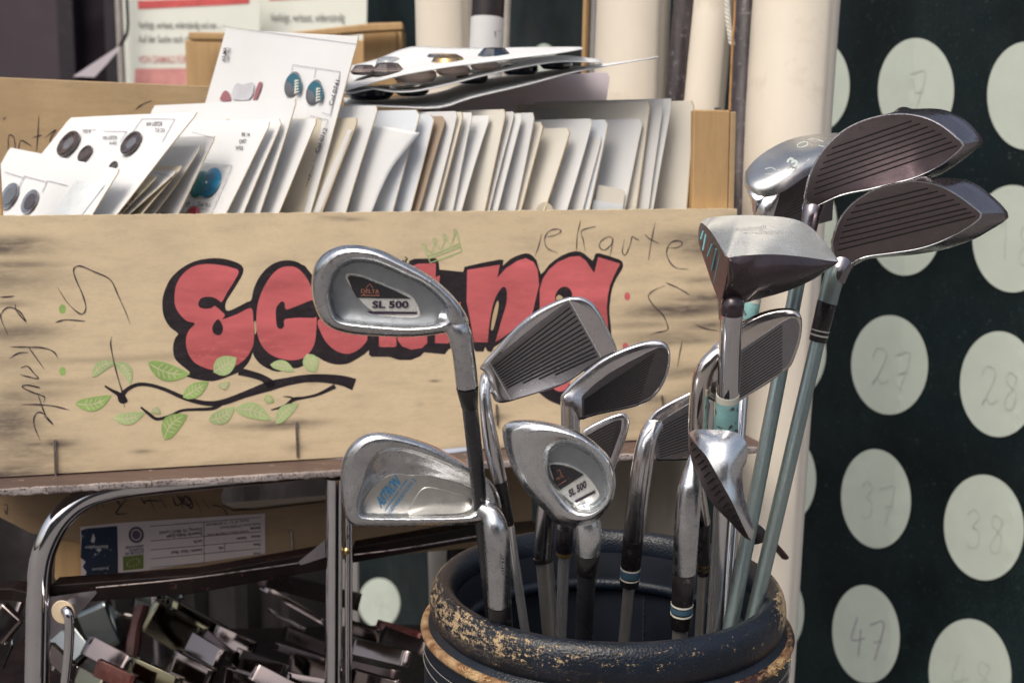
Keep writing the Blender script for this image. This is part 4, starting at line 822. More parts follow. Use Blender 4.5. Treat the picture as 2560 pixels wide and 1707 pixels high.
text_px(mb, 'bio', ZL((510, 478)), (-1, .05), (0, 13), LP, .0009, .02, 18); text_px(mb, 'Weiling', ZL((440, 480)), (-1, .05), (0, 11), LP, .0009, .02, 40); text_px(mb, 'frohkost', ZL((515, 690)), (-1, .1), (0, 10), LP, .0009, .01, 42)
decal(mb, ZL((340, 440), (365, 360), (385, 410), (372, 460)), LP, .0009); decal(mb, ZL((390, 520), (420, 510), (450, 522), (420, 548)), LP, .0009); pr(mb, 'printed_marks', M('sticker_pale', (.42, .42, .42), .5), stk)
mb = MB(); decal(mb, ZL(*ell(786, 377, 42, 46, 20)), LP, .0006)
r_ = ell(786, 377, 72, 78, 28); stroke(mb, ZL(*(r_ + [r_[0]])), 1.6, LP, .0007, 1, False); r_ = ell(786, 377, 60, 65, 28); stroke(mb, ZL(*(r_ + [r_[0]])), 4.5, LP, .0006, 1, False)
for a, b in (((925, 295), (2010, 205)), ((930, 437), (1450, 392)), ((1450, 392), (2010, 345)), ((930, 525), (1450, 480)), ((1450, 480), (2010, 430)), ((930, 612), (1450, 562)), ((1450, 562), (2010, 510)), ((930, 700), (1450, 650)), ((1448, 250), (1453, 650)), ((1652, 465), (1653, 540))):
    stroke(mb, ZL(a, b), 1.3, LP, .0007, 1, False)
for tx, x, y, h, w, bd in (('Erzeugt für Weiling GmbH', 1432, 345, 9.5, 350, .02), ('Erlenweg 134, 48653 Coesfeld', 1432, 305, 9.5, 420, .005), ('Los Nr.', 1434, 425, 9, 90, .02), ('Gewicht / Stück / Bund', 1436, 510, 9, 305, .02), ('ES-ECO-001-AN', 858, 535, 8, 180, .02), ('Europäische', 858, 507, 8, 145, .02), ('Landwirtschaft', 858, 475, 8, 178, .02),
    ('Betrieb', 2005, 295, 8, 100, .02), ('Familia Santos, Cortijo del Cura,', 1890, 330, 8, 410, 0), ('Familia Santos, CP 04250 Pechina', 2005, 258, 8, 400, 0), ('España, Nº 4.1 : 21.0019843AN', 1890, 225, 8, 420, 0), ('Herkun', 2005, 378, 8, 90, .02), ('Spanien', 1870, 395, 8, 100, .02), ('Klasse', 2005, 458, 8, 70, .02), ('HKL', 1640, 490, 8, 52, .02), ('Prod.', 2005, 545, 8, 75, .02)):
    text_px(mb, tx, ZL((x, y)), (-1, .095), (0.0, h * 1.25), LP, .0007, bd, w * .2551)
pr(mb, 'printed_text', M('sticker_ink', (.075, .05, .085), .6), stk)
a, b = LP.hit(729, 1328, .001), LP.hit(732, 1382, .001); mb = MB(); mb.tube([LP.hit(722, 1330, -.002), LP.hit(722, 1328, .002), a, a.lerp(b, .5), b, b - LP.n * .004], .001, 8); mb.build('staple', STEEL, low_c)
# cables and dark backing sheet glimpsed through the slot / stuff at far left
# ================================================================= FOLDED METAL STRIPS
ST1 = metal('polished_strip', (.30, .25, .24), .12, .06, scale=14, bmp=.1, dirt=(40, .62, (.3, .22, .2), .6)); ST2 = metal('yellow_lit_strip', (.27, .25, .18), .10, .05, scale=10, bmp=.12); ST3 = metal('bluish_strip', (.21, .23, .235), .14, .06, scale=12, bmp=.12); ST4 = metal('dull_strip', (.13, .10, .10), .3, .08, scale=16)  # yellow reflected light is put into the colour of ST2
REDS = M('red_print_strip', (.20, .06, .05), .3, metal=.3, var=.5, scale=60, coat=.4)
def strip(a, b, wpx, Y, mat, label, dy=.03, fl=.35, tilt=.5, group='folded metal strips heaped under the trolley', open_end=True):
    """folded channel running from a to b (px), face width wpx, flange fl of it"""
    pa, pb = P(a[0], a[1], Y), P(b[0], b[1], Y - dy); ax = (pb - pa); L_ = ax.length; ax.normalize()
    up = Vector((0, 0, 1)); up = (up - ax * up.dot(ax)).normalized(); out = ax.cross(up).normalized()
    if out.y > 0: out = -out
    w = wpx * Y / F; f1 = (up * math.cos(tilt) - out * -math.sin(tilt) * -1).normalized()
    f1 = (up * math.cos(tilt) - out * math.sin(tilt)).normalized(); nn = (out * math.cos(tilt) + up * math.sin(tilt)).normalized()
    h = w * .5; fdep = w * fl; rr = w * .04; prof = []
    prof = [(h, -fdep), (h, -rr), (h - rr * .3, -rr * .3), (h - rr, 0), (h * .33, w * .012), (-h * .33, w * .012), (-h + rr, 0), (-h + rr * .3, -rr * .3), (-h, -rr), (-h, -fdep)]
    rows = []
    for i in range(9):
        s = i / 8; c = pa + ax * (L_ * s); bow = math.sin(math.pi * s) * w * .02; rows.append([c + f1 * u_ + nn * (v_ + bow) for u_, v_ in prof])
    t = thing('metal_strip', label, 'metal strip', pa.lerp(pb, .5) - Vector((0, 0, w * .6)), group)
    mb = MB(); mb.grid(rows); o = mb.build('channel', mat, t, ang=20, weld=False); md = o.modifiers.new('th', 'SOLIDIFY'); md.thickness = .0009; md.offset = -1
    mb = MB(); c = pa; e = [c + f1 * h * .98 + nn * -.0012, c - f1 * h * .98 + nn * -.0012, c - f1 * h * .98 - nn * fdep * .95, c + f1 * h * .98 - nn * fdep * .95]
    mb.add([p_ + ax * .001 for p_ in e], [(0, 1, 2, 3)]); mb.build('end_web', ST4, t, smooth=False); mb = MB(); mb.add([p_ - ax * .001 + ax * L_ for p_ in e], [(0, 1, 2, 3)]); mb.build('end_web', ST4, t, smooth=False)
    return t
zj, zk = ZJ, ZK
SL = [
 (zj((1000, 980)), zj((1500, 1250)), 52, 1.12, ST1, 'brown reflecting strip with a curl of light, right of the hooked rod'),
 (zj((560, 1060)), zj((830, 1320)), 44, 1.00, ST1, 'short brown strip seen behind the hooked rod'),
 (zj((640, 760)), zj((960, 1160)), 72, 1.14, ST3, 'wide bluish strip behind the hooked rod'),
 (zj((1050, 560)), zj((1260, 1060)), 92, 1.28, ST3, 'broad grey-blue strip just below the gusset plate'),
 (zj((1480, 620)), zj((1360, 1100)), 60, 1.30, ST1, 'steep grey strip between the blue strip and the brown rusty bar'),
 (zj((1720, 640)), zj((2300, 1000)), 88, 1.22, ST2, 'yellow-green mirror strip below the lower rail'),
 (zj((1900, 520)), zj((2600, 900)), 52, 1.26, ST2, 'yellow-lit strip with a folded tip, uppermost of the yellow ones'),
 (zk((230, 700)), zk((530, 880)), 50, 1.12, ST1, 'brown strip with fine scratches at the middle of the heap'),
 (zk((90, 900)), zk((430, 1090)), 66, 1.06, ST1, 'strip with a bright white end edge at the bottom of the heap'),
 (zk((480, 640)), zk((830, 800)), 44, 1.18, ST1, 'grey strip with a white glint, above the one ending yellow'),
 (zk((660, 860)), zk((1120, 1020)), 50, 1.10, ST1, 'brown strip ending in a yellow reflection'),
 (zk((540, 1030)), zk((1000, 1180)), 52, 1.05, ST1, 'bottom strip under the one ending in yellow'),
 (zk((1150, 900)), zk((1560, 1040)), 50, 1.12, ST1, 'brown strip just left of the right chrome leg'),
 (zk((1020, 760)), zk((1460, 900)), 20, 1.16, ST4, 'narrow dark strip with a pale tip, left of the right chrome leg'),
 (zj((1120, 1260)), zj((1560, 1460)), 46, 1.03, REDS, 'pinkish red reflecting strip low in the heap'),
 (zj((1520, 1240)), zj((2100, 1500)), 50, 1.04, ST2, 'yellow reflecting strip lowest in the heap'),
 (zk((960, 440)), zk((1290, 620)), 10, 1.30, ST1, 'thin bright strip edge in the dark of the heap'),
 (zk((900, 230)), zk((1480, 560)), 15, 1.32, ST1, 'long thin bright strip running behind the right chrome leg'),
 (zk((880, 150)), zk((1780, 380)), 44, 1.22, ST4, 'long dark strip ending over the pale dot, under the rail'),
 (zk((1680, 760)), zk((2210, 880)), 40, 1.08, ST1, 'flat brown strip right of the chrome leg'),
 (zk((1600, 940)), zk((2100, 1060)), 44, 1.03, ST4, 'lowest brown strip right of the chrome leg'),
 (zk((1680, 600)), zk((1960, 680)), 36, 1.16, ST1, 'crumpled bright strip right of the chrome leg'),
 (zk((1980, 640)), zk((2360, 790)), 36, 1.10, ST4, 'dark strip by the bag, beneath the red one'),
 (zk((1930, 560)), zk((2320, 670)), 22, 1.14, REDS, 'glowing red strip beside the pale dot, next to the bag'),
 (zj((-100, 640)), zj((140, 860)), 80, 1.05, ST1, 'wide brown strip at the left frame edge'),
 (zj((20, 1240)), zj((140, 960)), 16, .99, ST3, 'thin bluish strip left of the chrome leg, steep'),
 (zj((-60, 480)), zj((220, 560)), 36, 1.15, ST1, 'grey strip under the dark rail at the left frame edge'),
 (zk((30, 330)), zk((200, 290)), 26, 1.30, ST3, 'small teal-lit strip tip right under the rail'),
 (zj((880, 1330)), zj((1180, 1500)), 40, 1.06, ST2, 'dim yellow-lit strip between the hooked rod and the red strip'),
 (zk((1130, 1040)), zk((1500, 1110)), 26, 1.02, ST1, 'pale strip end at the foot of the right chrome leg'),
 (zk((0, 420)), zk((420, 640)), 30, 1.24, ST4, 'dark strip wedged beneath the yellow-lit folded one'),
 (zk((380, 640)), zk((640, 860)), 26, 1.15, ST4, 'short dark strip between the scratched one and the white glint'),
 (zj((620, 1200)), zj((1000, 1400)), 40, 1.08, ST1, 'brown strip crossing behind the foot of the hooked rod'),
 (zk((1100, 640)), zk((1500, 800)), 34, 1.20, ST4, 'dark plain strip high in the heap, left of the right chrome leg'),
 (zk((820, 980)), zk((1200, 1180)), 46, 1.00, ST1, 'large brown strip cut by the bottom frame edge'),
 (zk((1700, 1040)), zk((2120, 1160)), 44, .99, ST1, 'brown strip at the bottom frame edge right of the chrome leg'),
 (zk((300, 480)), zk((640, 760)), 24, 1.28, ST1, 'thin grey strip standing up behind the white glint'),
 (zj((1560, 460)), zj((1900, 560)), 34, 1.33, ST3, 'teal-grey strip end touching the lower rail'),
]
for a, b, w, Y, m_, lb_ in SL: strip(a, b, w, Y, m_, lb_, tilt=random.uniform(.15, .6), dy=random.uniform(.0, .05))
t = thing('rusty_bar', 'dark reddish rusty bar standing steeply among the metal strips', 'bar', P(300, 1700, 1.18)); mb = MB()
q = [P(*ZJ((1690, 520)), 1.2), P(*ZJ((1600, 800)), 1.19), P(*ZJ((1560, 1100)), 1.17), P(*ZJ((1520, 1350)), 1.15)]; q = cr(q, 5)
mb.tube(q, [17 * 1.18 / F * (1 + .1 * math.sin(i)) for i in range(len(q))], 8); mb.build('bar', M('rust', (.06, .022, .022), .7, var=.6, scale=40, bmp=.6, bscale=90), t)
mb = MB(); rows = []
for i in range(60):
    x = -1.0 + i * (.78) / 59; rows.append([Vector((x, 1.52 + .012 * math.sin(i * 1.1) + .006 * math.sin(i * 2.7), z)) for z in (.02, .4, .7, zs - .03)])
mb.grid(rows); o_ = mb.build('shade_backing', M('shade_black', (.010, .007, .009), .9, var=.3, scale=20)); o_.modifiers.new('th', 'SOLIDIFY').thickness = .002; tag(o_, 'black backing sheet added as the dark shade behind the heap of metal strips', 'shade_backing')  # black sheet added to stand in for the shade under the shelf
# tray floor that carries the heap
mb = MB(); a = P(-150, 1860, 1.0); mb.box(Vector((-.52, .96, a.z - .03)), (.40 + .22, .04, 0), (0, .36, 0), (0, 0, .004)); mb.build('lower_shelf_plate', RAIL, tro, smooth=False)
# ================================================================= GOLF BAG
BC = P(1516, 1478, .775); BC.y = .775; RB = .1095
bag = thing('golf_bag', 'dark navy leather golf bag with a cracked padded rim and frayed tan piping', 'golf bag', Vector((BC.x, BC.y, 0)))
AX = Vector((.012, -.02, 1)).normalized(); BU = Vector((1, 0, 0)); BU = (BU - AX * BU.dot(AX)).normalized(); BV = AX.cross(BU)
def leather(name, thr, col=(.006, .0095, .017), tan=(.42, .26, .12), orange=None):
    m, nt, b = base_mat(name); at = nd(nt, 'ShaderNodeAttribute', attribute_name='wear'); v = coords(nt)
    ru = nd(nt, 'ShaderNodeAttribute', attribute_name='ru'); mp2 = nd(nt, 'ShaderNodeMapping'); mp2.inputs['Scale'].default_value = (1, 2.3, 1); nt.links.new(ru.outputs['Vector'], mp2.inputs[0]); rv = mp2.outputs[0]
    n1 = noise(nt, rv, 130, 12, .80); mp3 = nd(nt, 'ShaderNodeMapping'); mp3.inputs['Scale'].default_value = (2.2, 1, 1); nt.links.new(ru.outputs['Vector'], mp3.inputs[0]); n1b = noise(nt, mp3.outputs[0], 330, 6, .75)
    a1 = nd(nt, 'ShaderNodeMath', operation='MULTIPLY_ADD'); nt.links.new(n1b, a1.inputs[0]); a1.inputs[1].default_value = .45; nt.links.new(n1, a1.inputs[2])
    a2 = nd(nt, 'ShaderNodeMath', operation='MULTIPLY_ADD'); nt.links.new(at.outputs['Fac'], a2.inputs[0]); a2.inputs[1].default_value = .42; nt.links.new(a1.outputs[0], a2.inputs[2])
    k = ramp(nt, a2.outputs[0], [(thr, 0.0), (thr + .02, 1.0)]); n2 = noise(nt, v, 40, 5); base = ramp(nt, n2, [(.3, [x * .7 for x in col]), (.7, [x * 1.5 for x in col])])
    n6 = noise(nt, v, 90, 6); tn = ramp(nt, n6, [(.35, orange or [x * .6 for x in tan]), (.65, tan)]); c = mix(nt, k, base, tn); nt.links.new(c, b.inputs['Base Color'])
    r = ramp(nt, k, [(0, .36), (1, .8)]); nt.links.new(r, b.inputs['Roughness']); b.inputs['Specular IOR Level'].default_value = .4
    vo = nd(nt, 'ShaderNodeTexVoronoi', Scale=650.0); nt.links.new(v, vo.inputs['Vector']); m2 = nd(nt, 'ShaderNodeMath', operation='SUBTRACT'); nt.links.new(vo.outputs['Distance'], m2.inputs[0]); nt.links.new(k, m2.inputs[1]); bump(nt, b, m2.outputs[0], .35, .0007)
    return m
LEA = leather('navy_leather', .968, tan=(.52, .38, .22)); LEAP = leather('piping_leather', .95, (.03, .012, .012), (.44, .30, .16), (.15, .06, .025)); LIN = M('bag_lining', (.007, .010, .019), .6, var=.4, scale=14, bmp=.3, bscale=60)
def bpt(th_, r, h, dz=0): return BC + AX * (h + dz) + (BU * math.cos(th_) + BV * math.sin(th_)) * r
def ringsurf(prof, name, mat, n=192, wear=None, closed=False, wob=0, parent=bag):
    rows = []; wr = []; ru = []; s_acc = 0; pr0 = prof[0]
    for (r, h, w) in prof:
        s_acc += math.hypot(r - pr0[0], h - pr0[1]); pr0 = (r, h)
        row = []
        for k in range(n):
            t_ = 2 * math.pi * k / n + math.pi / 2; ru += [(2 * math.pi * k / n) * RB, s_acc, 0.0]; rr = r * (1 + wob * (math.sin(3 * t_ + 1) * .6 + math.sin(5 * t_) * .4)); hh = h + wob * .03 * math.sin(2 * t_ + .5)
            row.append(bpt(t_, rr, hh)); wr.append(wear(t_, w) if wear else w)
        rows.append(row)
    mb = MB(); mb.grid(rows, close_u=True, close_v=closed); o = mb.build(name, mat, parent, ang=80, weld=False)
    at = o.data.attributes.new('wear', 'FLOAT', 'POINT'); at.data.foreach_set('value', wr)
    a2 = o.data.attributes.new('ru', 'FLOAT_VECTOR', 'POINT'); a2.data.foreach_set('vector', ru); return o
def wfun(t_, w):    # more wear at the left and right turns and along the front lower edge
    left = .37 * math.exp(-((math.cos(t_) + 1) / .62) ** 2); right = math.exp(-((math.cos(t_) - 1) / .10) ** 2)
    fr_ = max(0, -math.sin(t_ - .25)) * .25
    return w * (.20 + 1.05 * left + .55 * right + fr_ * .6)
rr_ = .0082; prof = []
for i in range(20):
    a = 2 * math.pi * i / 20; prof.append((RB - .0065 + rr_ * math.cos(a), -.0055 + rr_ * 1.75 * math.sin(a), max(0.05, math.cos(a - .5)) * .9 + .1))
ringsurf(prof, 'padded_rim', LEA, wear=wfun, closed=True, wob=.006)
ringsurf([(RB - .0150, -.006, .1), (RB - .017, -.024, .1), (RB - .016, -.05, 0), (RB - .014, -.25, 0), (RB - .014, -.60, 0), (.001, -.60, 0)], 'lining', LIN, wob=.004)
def wp(t_, w): return w * (.55 + .45 * max(0, -math.sin(t_ + .9)) + .15 * math.sin(9 * t_))
ringsurf([(RB - .004, -.014, .1), (RB + .0018, -.0178, .2), (RB + .0030, -.0195, .5)], 'collar', LEA, wear=lambda t_, w: w * .5 * max(0, -math.sin(t_)), wob=.004)
prof = [(RB + .0040 + .0034 * math.cos(a), -.0215 + .0030 * math.sin(a), 1.0) for a in [2 * math.pi * i / 10 for i in range(10)]]
ringsurf(prof, 'piping', LEAP, wear=wp, closed=True, wob=.004)
ringsurf([(RB + .002, -.0225, .1), (RB + .0040, -.028, .15), (RB + .0050, -.05, 0), (RB + .0045, -.12, 0), (RB + .004, -.4, 0), (RB + .004, -BC.z + .06, 0), (RB + .006, -BC.z + .03, 0), (RB + .004, -BC.z + .003, 0), (.001, -BC.z + .003, 0)], 'body', LEA, wob=.004, wear=lambda t_, w: w)
# frayed piping fibres
mb = MB()
for i in range(420):
    t_ = random.uniform(-2.9, -.1); p0 = bpt(t_, RB + .0072, -.0215 + random.uniform(-.0025, .0035)); d_ = Vector((random.uniform(-1, 1), -.5 * random.random(), random.uniform(-.3, 1))).normalized() * random.uniform(.001, .0035)
    if math.sin(t_ * 3.1 + 1.3) + math.sin(t_ * 7.7) < .2: continue
    mb.tube([p0, p0 + d_ * .5 + Vector((0, 0, .0004)), p0 + d_], .00022, 4, cap=False)
fib = mb.build('frayed_fibres', M('fibre', (.55, .38, .18), .8, var=.3), bag, label='frayed tan fibres'); fib['kind'] = 'stuff'
# stitching
STI = M('stitch_thread', (.30, .29, .26), .8); mb = MB()
for h0 in (-.0325, -.0395):
    for i in range(150):
        t_ = math.pi + .05 + i * (math.pi - .1) / 150; a, b = bpt(t_, RB + .0052, h0), bpt(t_ + .013, RB + .0052, h0); mb.tube([a, a.lerp(b, .5) * 1.0 + (a - BC).normalized() * .0003, b], .00026, 6)
mb.build('stitching', STI, bag)
# padded divider and seam inside, strap tab at the right back
mb = MB(); a = bpt(1.75, RB - .0155, -.02); 
for i in range(26): p0 = bpt(1.2, RB - .0172, -.028 - i * .0045); mb.tube([p0, p0 - Vector((0, 0, .0028))], .0004, 6)
mb.build('stitching', M('navy_thread', (.03, .06, .08), .7), bag)
ringsurf([(RB - .0175 + .004 * math.cos(a), -.028 + .0045 * math.sin(a), .5) for a in [2 * math.pi * i / 10 for i in range(10)]], 'lining_seam', LEA, closed=True, wear=lambda t_, w: .15, wob=.004)
mb = MB(); pa_, pb_ = P(1580, 1590, .80), P(1700, 1640, .74); mb.tube([bpt(2.4, .09, -.075), bpt(1.8, .03, -.07), bpt(-1.0, .05, -.078), bpt(-1.2, .09, -.082)], .006, 16); mb.build('divider_bar', LIN, bag)
mb = MB(); q = cr([P(1905, 1345, .86), P(1925, 1352, .865), P(1945, 1372, .87), P(1962, 1392, .875)], 6); mb.tube(q, [.0035] * len(q), 12, sq=.6); mb.build('strap_loop', M('strap_leather', (.05, .018, .014), .45, var=.5), bag)
mb = MB(); q = cr([P(1880, 1325, .85), P(1893, 1335, .85), P(1900, 1350, .85)], 6); mb.tube(q, .006, 12); mb.build('strap_loop', M('strap_leather_dark', (.02, .012, .014), .45, var=.5), bag)
RIV = M('rivet_copper', (.30, .10, .04), .35, metal=.8)
for x, y in ((1860, 1490), (1853, 1512)): mb = MB(); lathe(mb, P(x, y, .862), Vector((-.3, -1, .2)), [(.0035, 0), (.003, .0012), (.0001, .0018)], 14); mb.build('rivet', RIV, bag)
# ================================================================= CLUBS
CLG = 'golf clubs standing in the navy bag'
def polar(poly, c, n=120, sm=4):
    q = [Vector((p[0], p[1])) for p in (cr([(x, y, 0) for x, y in poly], sm, True) if sm else poly)]; out = []
    c = Vector(c); m = len(q)
    for k in range(n):
        t = 2 * math.pi * k / n; d = Vector((math.cos(t), math.sin(t))); best = None
        for i in range(m):
            a, b = q[i] - c, q[(i + 1) % m] - c; e = b - a; den = d.x * e.y - d.y * e.x
            if abs(den) < 1e-9: continue
            r = (a.x * e.y - a.y * e.x) / den; s = (a.x * d.y - a.y * d.x) / den
            if r > 0 and -1e-6 <= s <= 1 + 1e-6 and (best is None or r > best): best = r
        out.append(c + d * (best or 1))
    return out
class DepthPlane:
    def __init__(s, c, Y, gx=0, gy=0): s.c = c; s.Y = Y; s.gx = gx; s.gy = gy
    def at(s, x, y): return s.Y + s.gx * (x - s.c[0]) + s.gy * (y - s.c[1])
    def hit(s, x, y, off=0): return P(x, y, s.at(x, y) - off)
def headmesh(dp, rings, capf=True, capb=True, n=120, front_last=True):
    """rings: list of (polar pts list, dz) from the back ring to the front ring"""
    rows = [[P(p.x, p.y, dp.at(p.x, p.y) + dz) for p in pts] for pts, dz in rings]; mb = MB(); mb.grid(rows, close_u=True)
    if capb: mb.fan(rows[0])
    if capf: mb.fan(rows[-1], flip=True)
    return mb
def lerpr(A, B, t): return [a.lerp(b, t) for a, b in zip(A, B)]
def scaler(A, c, s): c = Vector(c); return [c + (a - c) * s for a in A]
def pipe_mb(pts, rads, seg=8, n=32):
    q = cr([P(*p) for p in pts], seg); rr = cr([(r * p[2] / F, 0, 0) for r, p in zip(rads, pts)], seg); mb = MB(); mb.tube(q, [v.x for v in rr], n); return mb
def fuse(parent, mbs, mat, voxel=.0006, it=5, name='head'):
    mb = MB()
    for m in mbs: mb.add(m.v, m.f)
    o = mb.build(name, mat, parent, ang=180)
    r = o.modifiers.new('fuse', 'REMESH'); r.mode = 'VOXEL'; r.voxel_size = voxel; r.use_smooth_shade = True
    s = o.modifiers.new('soft', 'SMOOTH'); s.factor = .5; s.iterations = it
    return o
def extend(a, b, L=.30):
    d = (b - a).normalized(); return b + d * L
def pipe(parent, name, mat, pts, rads, seg=8, n=28, sub=None, label=None):
    """pts (x,y,Y) with radius in px each"""
    q = cr([P(*p) for p in pts], seg) if len(pts) > 2 else [P(*pts[0]), P(*pts[1])]
    rr = cr([(r * p[2] / F, 0, 0) for r, p in zip(rads, pts)], seg) if len(pts) > 2 else [Vector((r * p[2] / F, 0, 0)) for r, p in zip(rads, pts)]
    mb = MB(); mb.tube(q, [v.x for v in rr], n); return mb.build(name, mat, parent, label=label)
def shaft(parent, mat, a, b, r, L=.30, taper=1.0):
    pa, pb = P(*a), P(*b); end = pb + (pb - pa).normalized() * L; mb = MB(); m = 14; r0 = r * a[2] / F
    mb.tube([pa.lerp(end, i / m) for i in range(m + 1)], [r0 * (1 + (taper - 1) * i / m) for i in range(m + 1)], 24); s = mb.build('shaft', mat, parent)
    e2 = end + (pb - pa).normalized() * .12; mb = MB(); mb.tube([end - (pb - pa).normalized() * .002, end.lerp(e2, .5), e2], [r0 * 1.5, r0 * 1.9, r0 * 2.2], 16); mb.build('grip', GRAPHITE, parent); return s
def ferrule(parent, a, b, ra, rb, mat=None, rings=()):
    pa, pb = P(*a), P(*b); mb = MB(); ra, rb = ra * a[2] / F, rb * b[2] / F
    mb.tube([pa, pa.lerp(pb, .03), pa.lerp(pb, .97), pb], [ra * .97, ra, rb, rb * .95], 28); f = mb.build('ferrule', mat or FERR, parent)
    for t0, t1, m in rings:
        mb = MB(); mb.tube([pa.lerp(pb, t0), pa.lerp(pb, t1)], (ra + (rb - ra) * t0) * 1.02, 28); mb.build('ring', m, f)
    return f
def grooves(parent, dp, a0, a1, b0, b1, n, w=3.0, mat=GROOVE, off=.0003, ends=None):
    off = off + .0004
    """lines from a(t) to b(t): a0->a1 left ends, b0->b1 right ends"""
    mb = MB()
    for i in range(n):
        t = i / max(1, n - 1)
        if not ends: a = (a0[0] + (a1[0] - a0[0]) * t, a0[1] + (a1[1] - a0[1]) * t)
        if ends: a = (ends[i][0], ends[i][1]); b = (ends[i][2], ends[i][3])
        else: b = (b0[0] + (b1[0] - b0[0]) * t, b0[1] + (b1[1] - b0[1]) * t)
        stroke(mb, [a, ((a[0] + b[0]) / 2, (a[1] + b[1]) / 2), b], w, dp, off, 3, False)
    return pr(mb, 'face_groove', mat, parent)
# ---------- cavity-back iron seen from the back
def cavity_iron(label, outer, cav, c, Y, mats, prof, f=None, gx=0, gy=0, floor=None, capmat=None):
    if f: outer = f(*outer); cav = f(*cav); c = f(c)
    dp = DepthPlane(c, Y, gx, gy); O = polar(outer, c); C_ = polar(cav, c); t = thing('golf_iron', label, 'golf club', P(c[0], 1650, .78), CLG)
    return t, dp, O, C_
t1_, dp, O, C_ = cavity_iron('large cavity-back iron with a DELTA SL 500 badge, in front of the graffiti lettering', [(48, 440), (60, 350), (95, 280), (160, 225), (240, 195), (320, 188), (420, 200), (520, 230), (620, 280), (720, 330), (820, 390), (910, 460), (980, 530), (1040, 610), (1078, 690), (1060, 740), (1000, 752), (900, 768), (780, 785), (640, 790), (480, 785), (330, 775), (220, 750), (150, 715), (100, 660), (70, 590), (52, 520)],
    [(170, 480), (190, 400), (230, 340), (290, 300), (350, 290), (450, 300), (560, 340), (680, 395), (780, 440), (870, 510), (925, 570), (935, 630), (900, 695), (800, 718), (650, 722), (480, 710), (330, 695), (240, 680), (200, 640), (175, 560)], (500, 540), .652, None, None, ZE, gx=-.00002, gy=.00004)
rings = [(scaler(O, dp.c, .93), .0085), (scaler(O, dp.c, .985), .0078), (O, .0052), (scaler(O, dp.c, 1.002), .0036), (lerpr(O, C_, .08), .0016), (lerpr(O, C_, .25), .0001), (lerpr(O, C_, .5), -.0006), (lerpr(O, C_, .75), -.0005), (lerpr(O, C_, .93), .0004), (C_, .0016), (scaler(C_, dp.c, .985), .0036), (scaler(C_, dp.c, .955), .0046)]
rings.append((scaler(C_, dp.c, .9), .0049)); rings = [(a, b * 1.9 + (.001 if b > .006 else 0)) for a, b in rings]
head = fuse(t1_, [headmesh(dp, rings), pipe_mb([(*ZE((880, 660)), .657), (*ZE((960, 690)), .656), (*ZE((1012, 760)), .655), (*ZE((1035, 860)), .658), (*ZE((1050, 960)), .662), (*ZE((1066, 1112)), .666)], [20, 27, 30, 29, 28.6, 28.6])], CAST)
mb = headmesh(dp, [(scaler(C_, dp.c, .955), .0097), (scaler(C_, dp.c, .945), .0084), (scaler(C_, dp.c, .90), .0084)], capb=False); mb.build('cavity', CAVITY, t1_, ang=60)
d2 = DepthPlane(dp.c, dp.Y + .0079, dp.gx, dp.gy)
bo = polar(ZE(*[(268, 400), (288, 374), (380, 388), (500, 438), (600, 480), (700, 522), (745, 580), (762, 640), (740, 663), (600, 662), (490, 645), (400, 585), (330, 500)]), ZE((500, 540)), 80, 3)
bdg = headmesh(d2, [(bo, .0007), (bo, .0001), (scaler(bo, ZE((500, 540)), .985), -.0003), (scaler(bo, ZE((500, 540)), .955), -.0003), (scaler(bo, ZE((500, 540)), .94), .00005)]).build('badge', BADGEM, t1_, ang=40)
mb = MB(); decal(mb, ZE(*[(285, 400), (300, 388), (380, 400), (500, 448), (600, 490), (700, 540), (520, 538), (345, 534), (315, 480)]), d2, .0004); pr(mb, 'badge_panel', GRAPHITE, bdg)
mb = MB(); decal(mb, ZE(*[(410, 622), (740, 626), (738, 640), (470, 642), (430, 636)]), d2, .0004); text_px(mb, 'SL 500', ZE((446, 600)), (1, .0), (0, -24), d2, .0005, .035, 91)
for sx in (446, 490, 540): pass
pr(mb, 'badge_lettering', INK, bdg)
mb = MB(); text_px(mb, 'DELTA', ZE((370, 502)), (1, 0.03), (0, -14), d2, .0006, .01, 47)
for s_ in ([(405, 470), (430, 442), (450, 470)], [(372, 522), (400, 508)], [(382, 518), (494, 520), (470, 506)]): stroke(mb, ZE(*s_), 1.8, d2, .0006, 1, False)
pr(mb, 'badge_lettering', M('badge_copper', (.42, .17, .12), .4), bdg)
mb = MB(); text_px(mb, '3', ZE((640, 290)), (.8, .6), (10, -16), DepthPlane(dp.c, dp.Y - .0006, dp.gx, dp.gy), .0004, .02, 12); pr(mb, 'number_stamp', GROOVE, head)
ferrule(t1_, (*ZE((1066, 1112)), .666), (*ZE((1083, 1245)), .671), 28.5, 21.5)
shaft(t1_, GRAPHITE, (*ZE((1083, 1240)), .671), (1238, 1600, .745), 20.5)
